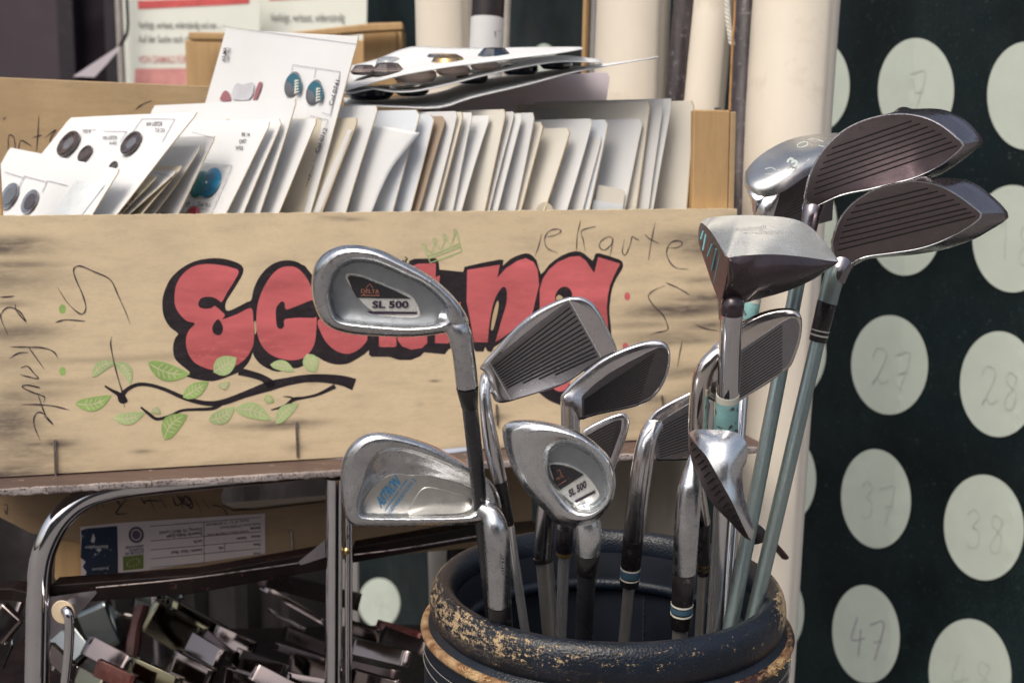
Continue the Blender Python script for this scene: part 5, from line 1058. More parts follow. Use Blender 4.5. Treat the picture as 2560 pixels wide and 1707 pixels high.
# ---------- Astron iron
t, dp, O, C_ = cavity_iron('cavity-back iron lettered ASTRON GENERATION 2 in blue, lowest at the left', [(130, 330), (130, 240), (150, 150), (200, 70), (270, 20), (350, 0), (430, 5), (550, 30), (700, 80), (850, 160), (980, 240), (1080, 320), (1120, 400), (1135, 480), (1110, 545), (1050, 570), (900, 580), (700, 585), (500, 590), (300, 588), (210, 580), (165, 540), (140, 450)],
    [(245, 470), (255, 410), (285, 330), (320, 220), (370, 150), (430, 118), (520, 115), (650, 150), (800, 210), (930, 280), (1000, 350), (1015, 420), (990, 475), (930, 512), (800, 525), (500, 525), (300, 522), (258, 505)], (600, 350), .69, None, None, ZH, gx=.00002, gy=.00004)
Fl = polar(ZH(*[(262, 480), (275, 420), (330, 340), (400, 285), (470, 262), (560, 270), (640, 268), (800, 300), (900, 330), (985, 380), (1003, 420), (975, 465), (920, 500), (800, 514), (500, 515), (300, 512), (268, 500)]), dp.c)
rings = [(scaler(O, dp.c, .92), .009), (scaler(O, dp.c, .985), .008), (O, .005), (scaler(O, dp.c, 1.001), .0034), (lerpr(O, C_, .12), .0012), (lerpr(O, C_, .35), .0), (lerpr(O, C_, .6), -.0003), (lerpr(O, C_, .85), .0003), (C_, .0015), (lerpr(C_, Fl, .5), .0036), (lerpr(C_, Fl, .85), .0046), (Fl, .0050)]
rings.append((scaler(Fl, dp.c, .9), .0052)); rings = [(a, b * 1.9) for a, b in rings]
head = fuse(t, [headmesh(dp, rings), pipe_mb([(*ZH((1000, 470)), .694), (*ZH((1070, 520)), .692), (*ZH((1100, 620)), .690), (*ZH((1112, 800)), .693), (*ZH((1122, 1078)), .70)], [18, 27, 33, 33, 31])], CAST)
headmesh(dp, [(scaler(Fl, dp.c, 1.0), .0102), (scaler(Fl, dp.c, .985), .0091), (scaler(Fl, dp.c, .9), .0091)], capb=False).build('cavity', CAVITYL, t, ang=60)
pad = polar(ZH(*[(552, 515), (575, 445), (610, 385), (645, 348), (700, 345), (800, 368), (900, 395), (945, 415), (940, 470), (880, 505), (700, 513)]), ZH((730, 440)), 60, 3)
d2 = DepthPlane(dp.c, dp.Y + .0088, dp.gx, dp.gy); headmesh(d2, [(pad, .0005), (pad, .0), (scaler(pad, ZH((730, 440)), .96), -.0004)]).build('weight_pad', CAVITYL, t, ang=40)
BLUEL = M('blue_lettering', (.02, .20, .42), .45); mb = MB(); text_px(mb, 'ASTRON', ZH((382, 478)), (.63, -.80), (-19, -34), d2, .0006, .015, 78); text_px(mb, 'GENERATION 2', ZH((438, 515)), (.60, -.80), (-8, -8), d2, .0006, .01, 108)
stroke(mb, ZH((405, 492), (492, 372)), 2.2, d2, .0006, 1, False); stroke(mb, ZH((500, 358), (545, 298)), 2.2, d2, .0006, 1, False); pr(mb, 'lettering', BLUEL, head)
mb = MB(); d3 = DepthPlane(ZH((1160, 830)), .684); text_px(mb, 'dMF', ZH((1150, 895)), (.02, -1), (-10, -1), d3, .001, 0, 50); pr(mb, 'hosel_stamp', GROOVE, t)
ferrule(t, (*ZH((1122, 1076)), .70), (*ZH((1134, 1240)), .706), 31, 31); shaft(t, GRAPHITE, (*ZH((1133, 1235)), .706), (1262, 1680, .715), 27)
# ---------- second SL 500 iron, tilted wedge
t, dp, O, C_ = cavity_iron('rounded cavity-back wedge with a small SL 500 badge, in the middle above the bag rim', [(1139, -11), (1148, -45), (1210, -73), (1315, -78), (1430, -63), (1574, -20), (1670, 28), (1765, 104), (1820, 180), (1845, 270), (1845, 350), (1820, 440), (1760, 520), (1690, 578), (1600, 598), (1530, 590), (1460, 560), (1400, 490), (1330, 420), (1260, 330), (1200, 220), (1155, 100)],
    [(1425, 160), (1442, 100), (1500, 68), (1580, 75), (1660, 110), (1740, 180), (1785, 270), (1795, 370), (1770, 440), (1700, 488), (1620, 485), (1540, 430), (1470, 330), (1430, 240)], (1590, 270), .675, None, None, ZH, gx=-.00005, gy=.00006)
rings = [(scaler(O, dp.c, .85), .016), (scaler(O, dp.c, .96), .013), (O, .0075), (scaler(O, dp.c, 1.0), .005), (lerpr(O, C_, .06), .0026), (lerpr(O, C_, .2), .0005), (lerpr(O, C_, .42), -.0008), (lerpr(O, C_, .65), -.0009), (lerpr(O, C_, .87), .0002), (C_, .0022), (scaler(C_, dp.c, .97), .0050), (scaler(C_, dp.c, .92), .0064)]
rings.append((scaler(C_, dp.c, .85), .0068)); rings = [(a, b * 1.7) for a, b in rings]
head = fuse(t, [headmesh(dp, rings), pipe_mb([(*ZH((1625, 440)), .69), (*ZH((1665, 540)), .69), (*ZH((1678, 640)), .69), (*ZH((1674, 750)), .694)], [20, 33, 35.5, 33])], CASTW)
headmesh(dp, [(scaler(C_, dp.c, .92), .0118), (scaler(C_, dp.c, .90), .0107), (scaler(C_, dp.c, .8), .0107)], capb=False).build('cavity', CAVITY, t, ang=60)
d2 = DepthPlane(dp.c, dp.Y + .0100, dp.gx, dp.gy); bc_ = ZH((1590, 330)); bo = polar(ZH(*[(1428, 205), (1440, 193), (1500, 195), (1580, 215), (1650, 255), (1705, 312), (1745, 378), (1742, 410), (1690, 448), (1640, 463), (1580, 442), (1510, 382), (1455, 305)]), bc_, 60, 3)
bdg = headmesh(d2, [(bo, .001), (bo, .0002), (scaler(bo, bc_, .98), -.0002), (scaler(bo, bc_, .95), -.0002), (scaler(bo, bc_, .93), .0001)]).build('badge', BADGEM, t, ang=40)
mb = MB(); decal(mb, ZH(*[(1436, 212), (1445, 203), (1500, 205), (1575, 224), (1648, 265), (1500, 360), (1465, 305)]), d2, .0004); pr(mb, 'badge_panel', GRAPHITE, bdg)
mb = MB(); text_px(mb, 'SL 500', ZH((1560, 405)), (.86, -.5), (-5, -24), d2, .0005, .03, 50); decal(mb, ZH(*[(1590, 428), (1718, 362), (1722, 378), (1600, 442)]), d2, .0004); pr(mb, 'badge_lettering', INK, bdg)
mb = MB(); text_px(mb, 'DELTA', ZH((1480, 300)), (.7, -.3), (-4, -8), d2, .0006, 0, 20); stroke(mb, ZH((1480, 245), (1495, 230), (1510, 270)), 1.5, d2, .0006, 1, False); stroke(mb, ZH((1490, 330), (1540, 300)), 1.5, d2, .0006, 1, False); pr(mb, 'badge_lettering', bpy.data.materials['badge_copper'], bdg)
ferrule(t, (*ZH((1674, 748)), .694), (*ZH((1667, 880)), .698), 32.5, 25); shaft(t, GRAPHITE, (*ZH((1667, 875)), .698), (1460, 1600, .725), 24)
# ---------- face-side irons
def face_iron(label, outer, face, c, Y, f, mats, gx, gy, hos, rads, fer, sh, hm, thickness=.009, edge=.35, face_mat=None):
    outer = f(*outer); face = f(*face); c = f(c); dp = DepthPlane(c, Y, gx, gy); O = polar(outer, c, sm=3); Fc = polar(face, c, sm=0)
    t = thing('golf_iron', label, 'golf club', P(c[0], 1650, .78), CLG)
    rings = [(scaler(O, c, .75), thickness * 1.2), (scaler(O, c, .93), thickness * 1.05), (scaler(O, c, .99), thickness * .7), (O, thickness * .42), (lerpr(O, Fc, .15), thickness * .18), (lerpr(O, Fc, .5), thickness * .05), (Fc, 0)]
    h = fuse(t, [headmesh(dp, rings)] + ([pipe_mb(hos, rads)] if hos else []), mats if hm is None else hm, .0006, 4)
    headmesh(dp, [(scaler(Fc, c, 1.0), .0006), (scaler(Fc, c, .995), -.0003), (scaler(Fc, c, .9), -.0003)], capb=False).build('face', face_mat or FACED, t, ang=30)
    if fer: ferrule(t, *fer)
    if sh: shaft(t, *sh)
    return t, dp, h
t, dp, h = face_iron('polished iron with bold diagonal grooves and a bare bright toe, left of the middle', [(1142, 1010), (1168, 955), (1230, 890), (1310, 800), (1400, 710), (1500, 630), (1600, 575), (1700, 535), (1770, 525), (1830, 533), (1890, 570), (1940, 640), (1985, 730), (2020, 800), (2048, 875), (2010, 905), (1940, 935), (1820, 1020), (1700, 1100), (1550, 1150), (1400, 1195), (1345, 1212), (1290, 1222), (1245, 1208), (1222, 1150), (1205, 1060), (1170, 1010)],
    [(1212, 960), (1310, 876), (1420, 785), (1520, 705), (1630, 622), (1732, 552), (1782, 640), (1835, 735), (1890, 830), (1940, 922), (1850, 985), (1700, 1090), (1550, 1140), (1400, 1185), (1350, 1200), (1300, 1110), (1255, 1030)], (1580, 880), .69, ZE, metal('polished_iron', (.42, .42, .44), .16, .05, scale=50), -.00003, .00006,
    [(1238, 925, .710), (1219, 942, .705), (1212, 985, .701), (1216, 1030, .700), (1225, 1090, .703), (1236, 1145, .707), (1250, 1202, .712)], [13, 17, 16, 17, 20.5, 21, 18.5],
    ((*ZH((1125, 303)), .712), (*ZH((1184, 575)), .72), 18, 13), (SHCH, (*ZH((1183, 570)), .72), (1316, 1600, .735), 12, .3, 1.1), POL, .008, face_mat=FACEG)
ends = []
for i in range(13):
    a = (1238 + (1355 - 1238) * i / 12, 985 + (1170 - 985) * i / 12); b = [(1740, 600), (1755, 628), (1775, 655), (1790, 683), (1808, 712), (1822, 740), (1835, 765), (1850, 792), (1865, 815), (1880, 842), (1895, 868), (1905, 892), (1915, 915)][i]
    ends.append((*ZE(a if i < 10 else (a[0] + (i - 9) * 95, a[1] - (i - 9) * 42 - 4)), *ZE(b)))
mb = MB(); stroke(mb, ZE((1236, 972), (1730, 580)), 3.2, dp, .0007, 1, False); pr(mb, 'worn_line', GROOVEL, t)
grooves(t, dp, 0, 0, 0, 0, 13, 3.6, ends=ends)
mb = MB(); stroke(mb, ZE((1212, 958), (1350, 1200)), 1.6, dp, .0007, 1, False); stroke(mb, ZE((1732, 550), (1940, 922)), 1.6, dp, .0007, 1, False); pr(mb, 'face_border', BADGEM, t)
t, dp, h = face_iron('dark-faced iron with rounded toe and speckled edge, right of the polished grooved one', [(1672, 1190), (1695, 1150), (1760, 1080), (1850, 1005), (1960, 925), (2080, 865), (2200, 825), (2300, 808), (2360, 822), (2390, 870), (2395, 950), (2375, 1045), (2335, 1125), (2275, 1195), (2190, 1238), (2100, 1262), (1950, 1292), (1840, 1322), (1808, 1332), (1780, 1280), (1700, 1240)],
    [(1812, 1180), (1900, 1098), (2000, 1022), (2120, 952), (2250, 885), (2330, 852), (2368, 865), (2382, 900), (2380, 960), (2360, 1040), (2322, 1115), (2262, 1182), (2180, 1225), (2090, 1250), (1950, 1280), (1850, 1305), (1815, 1310)], (2060, 1090), .715, ZE, CAST, .00002, .00005,
    [(*ZE((1765, 1165)), .722), (*ZE((1742, 1200)), .722), (*ZE((1740, 1300)), .724), (*ZE((1740, 1480)), .728), (1420, 1200, .74), (1412, 1322, .75)], [22, 25, 25, 24, 23, 22], ((1412, 1318, .75), (1410, 1388, .752), 23, 21, FERR, ((.86, .98, RINGG),)), (SHCH, (1410, 1384, .752), (1402, 1600, .77), 15), POL, .008, face_mat=FACED)
grooves(t, dp, ZE((1830, 1200)), ZE((1830, 1300)), ZE((2290, 900)), ZE((2190, 1215)), 16, 1.8, GROOVE, .0002)
mb = MB(); text_px(mb, 'STAINLESS STEEL', ZE((1790, 1080)), (.72, -.55), (6, 8), DepthPlane(dp.c, dp.Y - .003, dp.gx, dp.gy), 0, 0, 78); 
mb = MB(); r_ = ell(*ZE((1728, 1158)), 14, 8, 14, -.7); stroke(mb, r_ + [r_[0]], 2.2, DepthPlane(dp.c, .694), 0, 1, False); 
t, dp, h = face_iron('small dark iron peeping out between the speckled iron and the wedge', [(1815, 1425), (1830, 1390), (1950, 1325), (2060, 1285), (2110, 1295), (2128, 1350), (2105, 1450), (2060, 1568), (2020, 1680), (1960, 1720), (1850, 1640), (1815, 1560)],
    [(1835, 1440), (1950, 1375), (2040, 1332), (2078, 1330), (2070, 1400), (2020, 1540), (1980, 1640), (1900, 1640), (1835, 1560)], (1965, 1480), .755, ZE, DARKM, 0, .00003, [(1490, 1180, .765), (1440, 1180, .765), (1390, 1210, .762), (1370, 1260, .765), (1358, 1392, .775)], [12, 20, 24, 26.5, 26], ((1358, 1390, .775), (1361, 1402, .775), 27, 27), (SATIN, (1361, 1400, .775), (1378, 1600, .785), 22.5), POL, .006, face_mat=FACED)
grooves(t, dp, ZE((1850, 1450)), ZE((1900, 1620)), ZE((2040, 1350)), ZE((1990, 1600)), 12, 1.8, GROOVEL, .0002)
t, dp, h = face_iron('grey grooved iron with a tall curved chrome hosel, left of the edge-on wedge', [(25, 1500), (40, 1450), (90, 1385), (170, 1330), (310, 1258), (430, 1200), (480, 1260), (480, 1500), (440, 1660), (300, 1700), (150, 1705), (105, 1700), (90, 1600)],
    [(92, 1500), (170, 1420), (310, 1335), (430, 1280), (460, 1330), (440, 1500), (410, 1640), (250, 1690), (105, 1690)], (270, 1500), .755, ZFF, DARKM, .00002, .00004,
    [(1690, 1050, .768), (1660, 1046, .762), (1634, 1068, .756), (1616, 1110, .752), (1603, 1180, .752), (1593, 1260, .757), (1583, 1345, .762)], [12, 20, 24, 26, 27, 27, 27], ((1583, 1344, .762), (1573, 1462, .768), 27, 25, FERR, ((.62, .65, RINGW), (.66, .80, RINGB), (.83, .86, RINGW))), (SATIN, (1573, 1460, .768), (1560, 1600, .775), 15), POL, .006, face_mat=FACEG)
grooves(t, dp, ZFF((110, 1500)), ZFF((130, 1680)), ZFF((440, 1330)), ZFF((420, 1600)), 12, 1.8, GROOVE, .0002)
t, dp, h = face_iron('large grey-faced iron with broad pale top edge, behind the driver hosel', [(355, 1180), (400, 1060), (470, 960), (560, 880), (660, 800), (800, 730), (920, 705), (1000, 710), (1048, 745), (1060, 800), (1052, 900), (1022, 1000), (982, 1090), (900, 1152), (800, 1222), (700, 1282), (600, 1345), (520, 1330), (420, 1280)],
    [(500, 1170), (650, 990), (780, 895), (930, 795), (985, 765), (1030, 778), (1045, 830), (1035, 900), (1008, 990), (972, 1078), (890, 1140), (790, 1208), (700, 1268), (600, 1330), (520, 1310)], (760, 1040), .71, ZFF, metal('pale_iron', (.66, .64, .66), .25, .08), -.00001, .00006,
    [(*ZFF((600, 960)), .712), (*ZFF((500, 1010)), .712), (*ZFF((430, 1090)), .712), (*ZFF((395, 1200)), .714), (*ZFF((382, 1350)), .718), (*ZFF((378, 1568)), .724), (1742, 1200, .738), (1760, 1310, .748)], [14, 19, 22, 23.5, 24.5, 26, 20, 17], ((1761, 1300, .748), (1757, 1436, .755), 16.5, 15, FERR, ((.80, .84, RINGG), (.88, .92, RINGG))), (SATIN, (1757, 1434, .755), (1748, 1600, .765), 13), metal('warm_chrome', (.80, .74, .70), .14, .05), .010, face_mat=FACEG)
grooves(t, dp, ZFF((668, 1005)), ZFF((650, 1290)), ZFF((930, 822)), ZFF((930, 1115)), 15, 1.8, GROOVE, .0002)
# ---------- patch surfaces for the shapes seen from odd sides
def patch(mb, A, B, n=28, m=10, bulge=0.0, bx=(0, 0), sm=5):
    A = resample(cr(A, sm), n); B = resample(cr(B, sm), n); rows = []
    for j in range(m + 1):
        t_ = j / m; s = math.sin(math.pi * t_); row = []
        for i in range(n):
            e = math.sin(math.pi * min(1, max(0, i / (n - 1)))) ** .5 if n > 2 else 1
            p = A[i].lerp(B[i], t_); row.append(P(p.x + bx[0] * s * e, p.y + bx[1] * s * e, p.z - bulge * s * e))
        rows.append(row)
    mb.grid(rows)
# wedge seen edge-on
t = thing('golf_wedge', 'wedge seen edge-on with a bright sole tapering to a point over the bag rim', 'golf club', P(1700, 1650, .74), CLG)
Z = ZI
right = Z((385, 70, .700), (430, 54, .694), (520, 56, .688), (620, 62, .684), (690, 90, .682), (728, 160, .682), (722, 230, .684), (697, 300, .684), (698, 390, .682), (716, 480, .680), (742, 570, .678), (764, 650, .677), (752, 702, .678))
ridge = Z((385, 85, .698), (400, 108, .692), (430, 150, .684), (480, 205, .676), (530, 290, .671), (580, 380, .668), (630, 470, .666), (670, 555, .667), (705, 630, .670), (735, 690, .675), (745, 702, .677))
low_ = Z((384, 90, .701), (384, 130, .700), (390, 190, .698), (398, 240, .696), (430, 320, .690), (480, 430, .684), (520, 490, .681), (570, 545, .679), (620, 595, .679), (670, 650, .679), (710, 690, .680), (742, 706, .680))
mb = MB(); patch(mb, right, ridge, 40, 12, .004, (0, 0)); mb.build('sole', CASTW, t, ang=70, fix=False, weld=False)
mb = MB(); patch(mb, ridge, low_, 40, 6, .0); fc = mb.build('face', FACEB, t, ang=70, fix=False, weld=False)
mb = MB(); patch(mb, low_, [(x, y, d + .012) for x, y, d in right], 40, 8, -.004); mb.build('head_back', CAST, t, ang=70, fix=False, weld=False)
mb = MB()
for i in range(15):
    f_ = .06 + .80 * i / 14; rr2 = resample(cr(ridge, 5), 101); ll2 = resample(cr(low_, 5), 101); a = rr2[int(f_ * 100)]; b = ll2[int(min(1, f_ + .03) * 100)]
    for k_ in (0,):
        p0, p1 = a.lerp(b, .22), a.lerp(b, .68); q0, q1 = P(p0.x, p0.y, p0.z - .0006), P(p1.x, p1.y, p1.z - .0006); mb.tube([q0, q1], .0004, 6)
pr(mb, 'face_groove', GROOVE, fc)
pipe(t, 'hosel', CAST, [(*Z((396, 205)), .705), (*Z((402, 280)), .702), (*Z((394, 360)), .700), (*Z((384, 440)), .699), (*Z((368, 640)), .70), (*Z((355, 890)), .705)], [6, 20, 28, 32, 32, 30.5])
ferrule(t, (*Z((355, 888)), .705), (*Z((332, 1215)), .712), 30.5, 27.5, FERR, ((.56, .59, RINGW), (.61, .70, RINGB), (.73, .76, RINGW))); shaft(t, SATIN, (*Z((332, 1210)), .712), (1692, 1700, .72), 20)
# driver
t = thing('golf_driver', 'driver head with a mirror-bright sole plate lettered Pittsburgh Persimmon over dark sides', 'golf club', P(1800, 1650, .76), CLG)
Z = ZFF
crest = Z((395, 150, .735), (440, 119, .745), (560, 104, .755), (700, 99, .762), (830, 104, .764), (950, 115, .762), (1050, 140, .756), (1130, 190, .748), (1200, 265, .738), (1260, 345, .728), (1300, 400, .722))
ridge = Z((410, 152, .728), (450, 190, .712), (500, 260, .700), (540, 330, .690), (575, 376, .683), (700, 361, .684), (850, 355, .690), (1000, 364, .698), (1130, 380, .708), (1230, 396, .716), (1300, 403, .721))
# plate = between crest and ridge
mb = MB(); patch(mb, crest, ridge, 60, 18, .003, (0, 0)); sole = mb.build('sole_plate', metal('mirror_plate', (.88, .92, .93), .26, .05, scale=25, bmp=.05, metallic=.7), t, ang=80, fix=False, weld=False)
lowb = Z((575, 376, .683), (572, 430, .684), (560, 530, .690), (545, 620, .694), (560, 680, .700), (690, 670, .702), (760, 650, .705), (880, 620, .710), (1000, 580, .714), (1130, 520, .718), (1220, 460, .720), (1300, 405, .722))
rid2 = Z((575, 376, .683), (640, 366, .6835), (700, 361, .684), (850, 355, .690), (1000, 364, .698), (1130, 380, .708), (1230, 396, .716), (1300, 403, .721))
mb = MB(); patch(mb, rid2, lowb, 60, 14, .010); mb.build('side_body', PURPLE, t, ang=80, fix=False, weld=False)
mb = MB(); patch(mb, Z((395, 150, .735), (410, 153, .728), (450, 190, .712), (500, 260, .700), (540, 330, .690), (575, 376, .683), (572, 450, .685), (556, 560, .690), (530, 670, .696)),
    Z((395, 150, .736), (382, 200, .734), (384, 280, .730), (405, 350, .725), (438, 450, .718), (468, 540, .712), (495, 610, .706), (515, 660, .700), (525, 690, .698)), 50, 8, .001); face = mb.build('face', FACEB, t, ang=80, fix=False, weld=False)
mb = MB(); patch(mb, [(x, y, d + .001) for x, y, d in crest], [(x, y, d + .045) for x, y, d in lowb], 50, 10, -.012); patch(mb, lowb, [(x, y, d + .045) for x, y, d in lowb], 50, 4, 0)
mb.build('crown', PURPLE, t, ang=80, fix=False, weld=False)
mb = MB()
for i, (a, b) in enumerate((((402, 215), (470, 520)), ((418, 222), (478, 545)), ((432, 240), (488, 560)), ((445, 262), (495, 560)), ((470, 290), (440, 370)), ((500, 320), (468, 460)), ((525, 348), (485, 540)), ((412, 205), (395, 260)), ((430, 225), (410, 330)))):
    if i < 4: continue
    A_, B_ = Z(a), Z(b); mb.tube([P(*A_, .699 + (525 - a[0]) * .00018 - .004), P(*B_, .712 - .004)], .0005, 6)
pr(mb, 'face_groove', GROOVET, face)
cy = resample(cr(crest, 5), 101); ry = resample(cr(ridge, 5), 101)
class PlateSurf:
    def hit(s, x, y, off=0): return P(x, y, .700 + (500 + .38265 * 370 - y) * .0006 - .010)
mb = MB(); text_px(mb, 'Pittsburgh', Z((620, 205)), (1, -.12), (1, -12), PlateSurf(), 0, 0, 78); text_px(mb, 'Persimmon', Z((672, 235)), (1, -.1), (1, -12), PlateSurf(), 0, 0, 100); pr(mb, 'lettering', M('plate_engraving', (.30, .30, .30), .5), sole)
pipe(t, 'hosel', CHROME, [(*Z((618, 570)), .716), (*Z((606, 650)), .704), (*Z((600, 740)), .700), (*Z((588, 950)), .704), (*Z((573, 1270)), .712)], [30, 31, 29, 28, 27.5])
pipe(t, 'hosel_collar', PURPLE, [(*Z((616, 540)), .706), (*Z((610, 620)), .700), (*Z((603, 690)), .6975), (*Z((599, 745)), .6985)], [4, 20, 28.6, 28.8])
ferrule(t, (*Z((573, 1268)), .712), (*Z((557, 1568)), .722), 29, 32, TEALF, ((.0, .13, RINGW),)); shaft(t, SHCH, (*Z((557, 1560)), .722), (1782, 1600, .755), 19)
# silver fairway wood behind
t = thing('fairway_wood', 'silver fairway wood with an engraved sole, farthest back beside the cream map', 'golf club', P(1880, 1650, .85), CLG)
Z = lambda *a: (lambda r: [(q[0], q[1], q[2] + .065) if len(q) > 2 else q for q in r] if isinstance(r, list) else ((r[0], r[1], r[2] + .065) if len(r) > 2 else r))(ZC(*a))
top_ = Z((520, 1190, .80), (535, 1120, .80), (600, 1040, .805), (700, 968, .81), (820, 912, .815), (950, 882, .82), (1080, 872, .82), (1180, 870, .82), (1260, 900, .815))
bot_ = Z((522, 1200, .795), (560, 1245, .780), (620, 1280, .774), (700, 1284, .772), (800, 1240, .772), (900, 1170, .774), (1000, 1110, .778), (1120, 1050, .784), (1250, 960, .79))
SILV = metal('silver_sole', (.70, .70, .68), .30, .06, scale=20, bmp=.05)
mb = MB(); patch(mb, top_, bot_, 44, 14, .014); sole = mb.build('sole', SILV, t, ang=80, fix=False, weld=False)
mb = MB(); patch(mb, Z((522, 1200, .795), (560, 1245, .780), (620, 1280, .774), (680, 1286, .772)), Z((525, 1215, .797), (548, 1270, .786), (570, 1340, .780), (590, 1430, .778)), 20, 8, .004)
patch(mb, Z((620, 1280, .774), (700, 1284, .772), (760, 1262, .772)), Z((590, 1430, .778), (640, 1450, .774), (700, 1470, .776)), 20, 8, .003); mb.build('neck', CASTW, t, ang=80, fix=False, weld=False)
mb = MB(); patch(mb, Z((740, 1268, .772), (800, 1240, .772), (900, 1170, .774), (1000, 1110, .778), (1120, 1050, .784)), Z((690, 1470, .776), (760, 1480, .78), (860, 1480, .784), (980, 1470, .79), (1100, 1440, .795)), 30, 8, 0); fc = mb.build('face', FACED, t, ang=80, fix=False, weld=False)
class Plane2:
    def __init__(s, d): s.d = d
    def hit(s, x, y, off=0): return s.d.hit(x, y, .012)
dpx = DepthPlane(Z((900, 1350)), .8395, .00008, .00002); grooves(fc, dpx, Z((860, 1300)), Z((770, 1430)), Z((1000, 1200)), Z((1000, 1330)), 6, 2.2, GROOVE, .002)
EN = M('engraving_pale', (.48, .55, .52), .4); d4 = DepthPlane(Z((850, 1050)), .851, 0, -.00028); mb = MB(); text_px(mb, '3', Z((850, 1098)), (.7, -.9), (-30, -20), d4, .012, .03, 20)
r_ = ell(*ZC((905, 945)), 14, 6, 18, -.25); stroke(mb, r_ + [r_[0]], 2.0, Plane2(d4), 0, 1, False)
for q_ in ([(940, 915), (985, 905)], [(1000, 912), (1040, 925)], [(1010, 950), (1050, 960)], [(660, 1105), (700, 1095), (730, 1110)], [(745, 1108), (790, 1120)], [(660, 1140), (710, 1135)], [(880, 1085), (920, 1065)], [(930, 1055), (955, 1035)]): stroke(mb, ZC(*q_), 1.6, Plane2(d4), 0, 2, False)
pr(mb, 'engraving', EN, sole)
mb = MB(); patch(mb, [(x, y, d + .001) for x, y, d in top_], [(x, y, d + .04) for x, y, d in bot_], 40, 8, -.01); mb.build('crown', DARKM, t, ang=80, fix=False, weld=False)
pipe(t, 'hosel', CASTW, [(*Z((660, 1330)), .848), (*Z((672, 1420)), .85), (*Z((640, 1700)), .855), (1883, 750, .858)], [24, 24, 22, 19]); ferrule(t, (1883, 748, .858), (1872, 800, .858), 20, 21, TEALF, ((.0, .16, RINGW),)); shaft(t, CHROME, (1872, 798, .858), (1815, 1560, .80), 13)
# the two big dark woods
def big_wood(label, face, bodyo, c, Y, gx, gy, bc, neck, f=ZW):
    face = f(*face); bodyo = f(*bodyo); c = f(c); bc = f(bc); dp = DepthPlane(c, Y, gx, gy); Fc = polar(face, c, sm=3); Bo = polar(bodyo, c, sm=3)
    t = thing('fairway_wood', label, 'golf club', P(c[0], 1650, .76), CLG)
    def mx(A, B): return [a if (a - Vector(c)).length > (b - Vector(c)).length else b for a, b in zip(A, B)]
    def tow(A, tc, s, q): cc = Vector(c); tc = Vector(tc); return [cc.lerp(tc, q) + (a - cc) * s for a in A]
    k = lambda e: lerpr(Fc, Bo, e)
    rings = [(tow(Bo, bc, .22, .8), .066), (tow(Bo, bc, .5, .6), .060), (tow(Bo, bc, .74, .35), .049), (tow(Bo, bc, .9, .15), .038), (Bo, .026), (k(.85), .019), (k(.6), .012), (k(.3), .006), (k(.08), .002), (scaler(Fc, c, .995), .0007), (scaler(Fc, c, .982), .0)]
    h = fuse(t, [headmesh(dp, rings, n=160), pipe_mb(*neck)], DARKM, .0007, 5)
    rim = headmesh(dp, [(scaler(Fc, c, .996), .0016), (scaler(Fc, c, .992), .0000), (scaler(Fc, c, .982), -.0006), (scaler(Fc, c, .966), -.0004)], capf=False, capb=False).build('face_rim', CASTW, t, ang=80)
    headmesh(dp, [(scaler(Fc, c, .97), -.0003), (scaler(Fc, c, .955), -.0004), (scaler(Fc, c, .8), -.0004)], capb=False).build('face', FACEB, t, ang=30)
    return t, dp
t, dp = big_wood('upper of the two dark grooved woods at the right', [(568, 850), (580, 770), (600, 680), (640, 580), (700, 480), (780, 390), (880, 310), (1000, 250), (1150, 205), (1270, 190), (1400, 197), (1530, 232), (1650, 300), (1750, 385), (1790, 428), (1745, 480), (1650, 560), (1560, 615), (1400, 685), (1200, 735), (1050, 772), (900, 800), (780, 838), (720, 880), (640, 900)],
    [(600, 850), (590, 770), (640, 640), (700, 500), (800, 380), (900, 300), (1050, 230), (1180, 200), (1240, 185), (1285, 150), (1340, 142), (1395, 158), (1560, 155), (1680, 180), (1790, 243), (1870, 318), (1926, 406), (1880, 455), (1760, 552), (1620, 645), (1500, 690), (1300, 735), (1100, 770), (900, 805), (780, 840), (700, 880)], (1150, 500), .775, -.000045, .00008, (1500, 380),
    ([(*ZW((760, 690)), .808), (*ZW((700, 770)), .806), (*ZW((660, 840)), .801), (*ZW((632, 920)), .797), (*ZW((618, 1000)), .795), (2008, 640, .794)], [18, 27, 28, 25, 22, 20]))
ends = [(780, 458, 1385, 250), (742, 515, 1450, 270), (715, 568, 1508, 294), (692, 618, 1560, 320), (672, 668, 1608, 347), (660, 716, 1645, 378), (650, 763, 1688, 408), (648, 806, 1728, 438)]
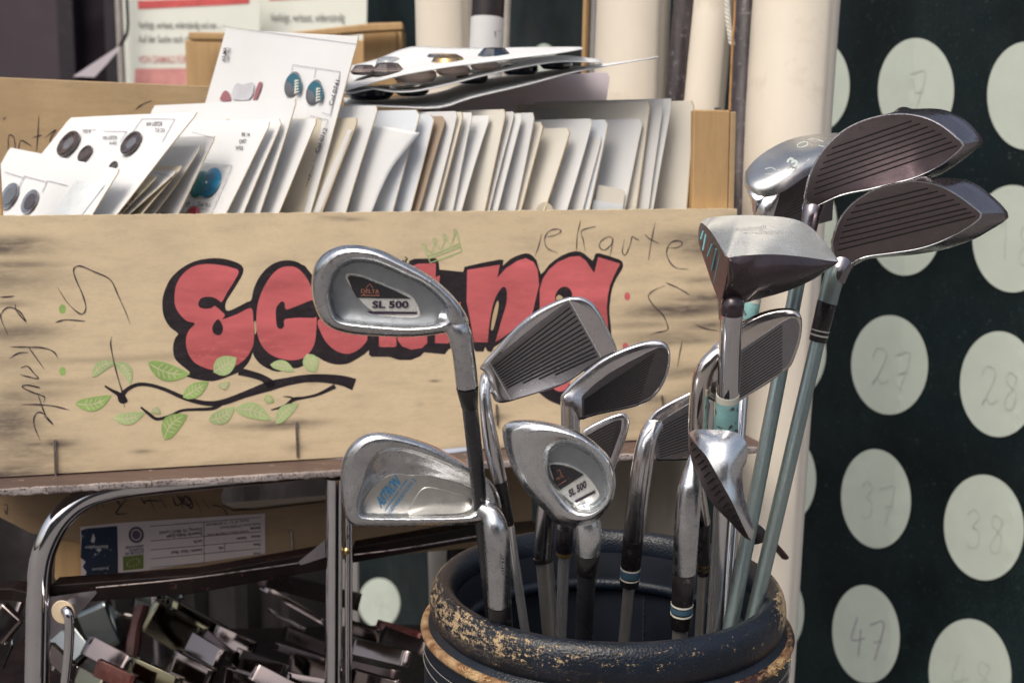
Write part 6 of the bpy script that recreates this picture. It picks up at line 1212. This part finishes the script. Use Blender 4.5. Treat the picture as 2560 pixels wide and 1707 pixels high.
grooves(t, dp, 0, 0, 0, 0, 8, 3.2, GROOVE, .0003, ends=[(*ZW((a, b)), *ZW((c_, d_))) for a, b, c_, d_ in ends])
shaft(t, TEAL, (2008, 635, .794), (1830, 1545, .745), 18.5, .3)
t, dp = big_wood('lower of the two dark grooved woods at the right', [(772, 1180), (785, 1120), (815, 1030), (860, 950), (920, 880), (1010, 812), (1130, 752), (1270, 716), (1400, 700), (1520, 712), (1640, 752), (1760, 822), (1860, 897), (1925, 955), (1880, 1010), (1800, 1065), (1700, 1120), (1550, 1185), (1400, 1225), (1200, 1255), (1050, 1275), (960, 1305), (900, 1350), (860, 1390), (800, 1330)],
    [(790, 1180), (800, 1080), (850, 960), (960, 850), (1100, 760), (1250, 715), (1400, 690), (1440, 672), (1490, 660), (1540, 672), (1680, 680), (1780, 688), (1900, 742), (2000, 822), (2075, 893), (2122, 968), (2070, 1018), (1990, 1065), (1880, 1130), (1750, 1182), (1600, 1225), (1400, 1258), (1200, 1275), (1050, 1290), (960, 1320), (880, 1370)], (1330, 980), .760, -.000045, .00008, (1680, 900),
    ([(*ZW((980, 1130)), .788), (*ZW((910, 1210)), .786), (*ZW((865, 1290)), .782), (2096, 675, .778), (2086, 705, .777)], [18, 32, 32, 28, 25]))
ends = [(960, 893, 1508, 757), (925, 945, 1582, 780), (893, 997, 1642, 808), (875, 1043, 1703, 843), (858, 1090, 1750, 875), (845, 1135, 1800, 910), (835, 1180, 1838, 938), (825, 1225, 1865, 968)]
grooves(t, dp, 0, 0, 0, 0, 8, 3.2, GROOVE, .0003, ends=[(*ZW((a, b)), *ZW((c_, d_))) for a, b, c_, d_ in ends])
pipe(t, 'hosel_sleeve', TEAL, [(2093, 672, .778), (2082, 705, .777), (2068, 757, .777)], [27, 25, 24.5])
ferrule(t, (2068, 753, .777), (2044, 853, .778), 24.5, 22.5, FERR, ((.71, .74, RINGW), (.82, .86, RINGW))); shaft(t, TEAL, (2045, 850, .778), (1885, 1530, .748), 18.5, .3)
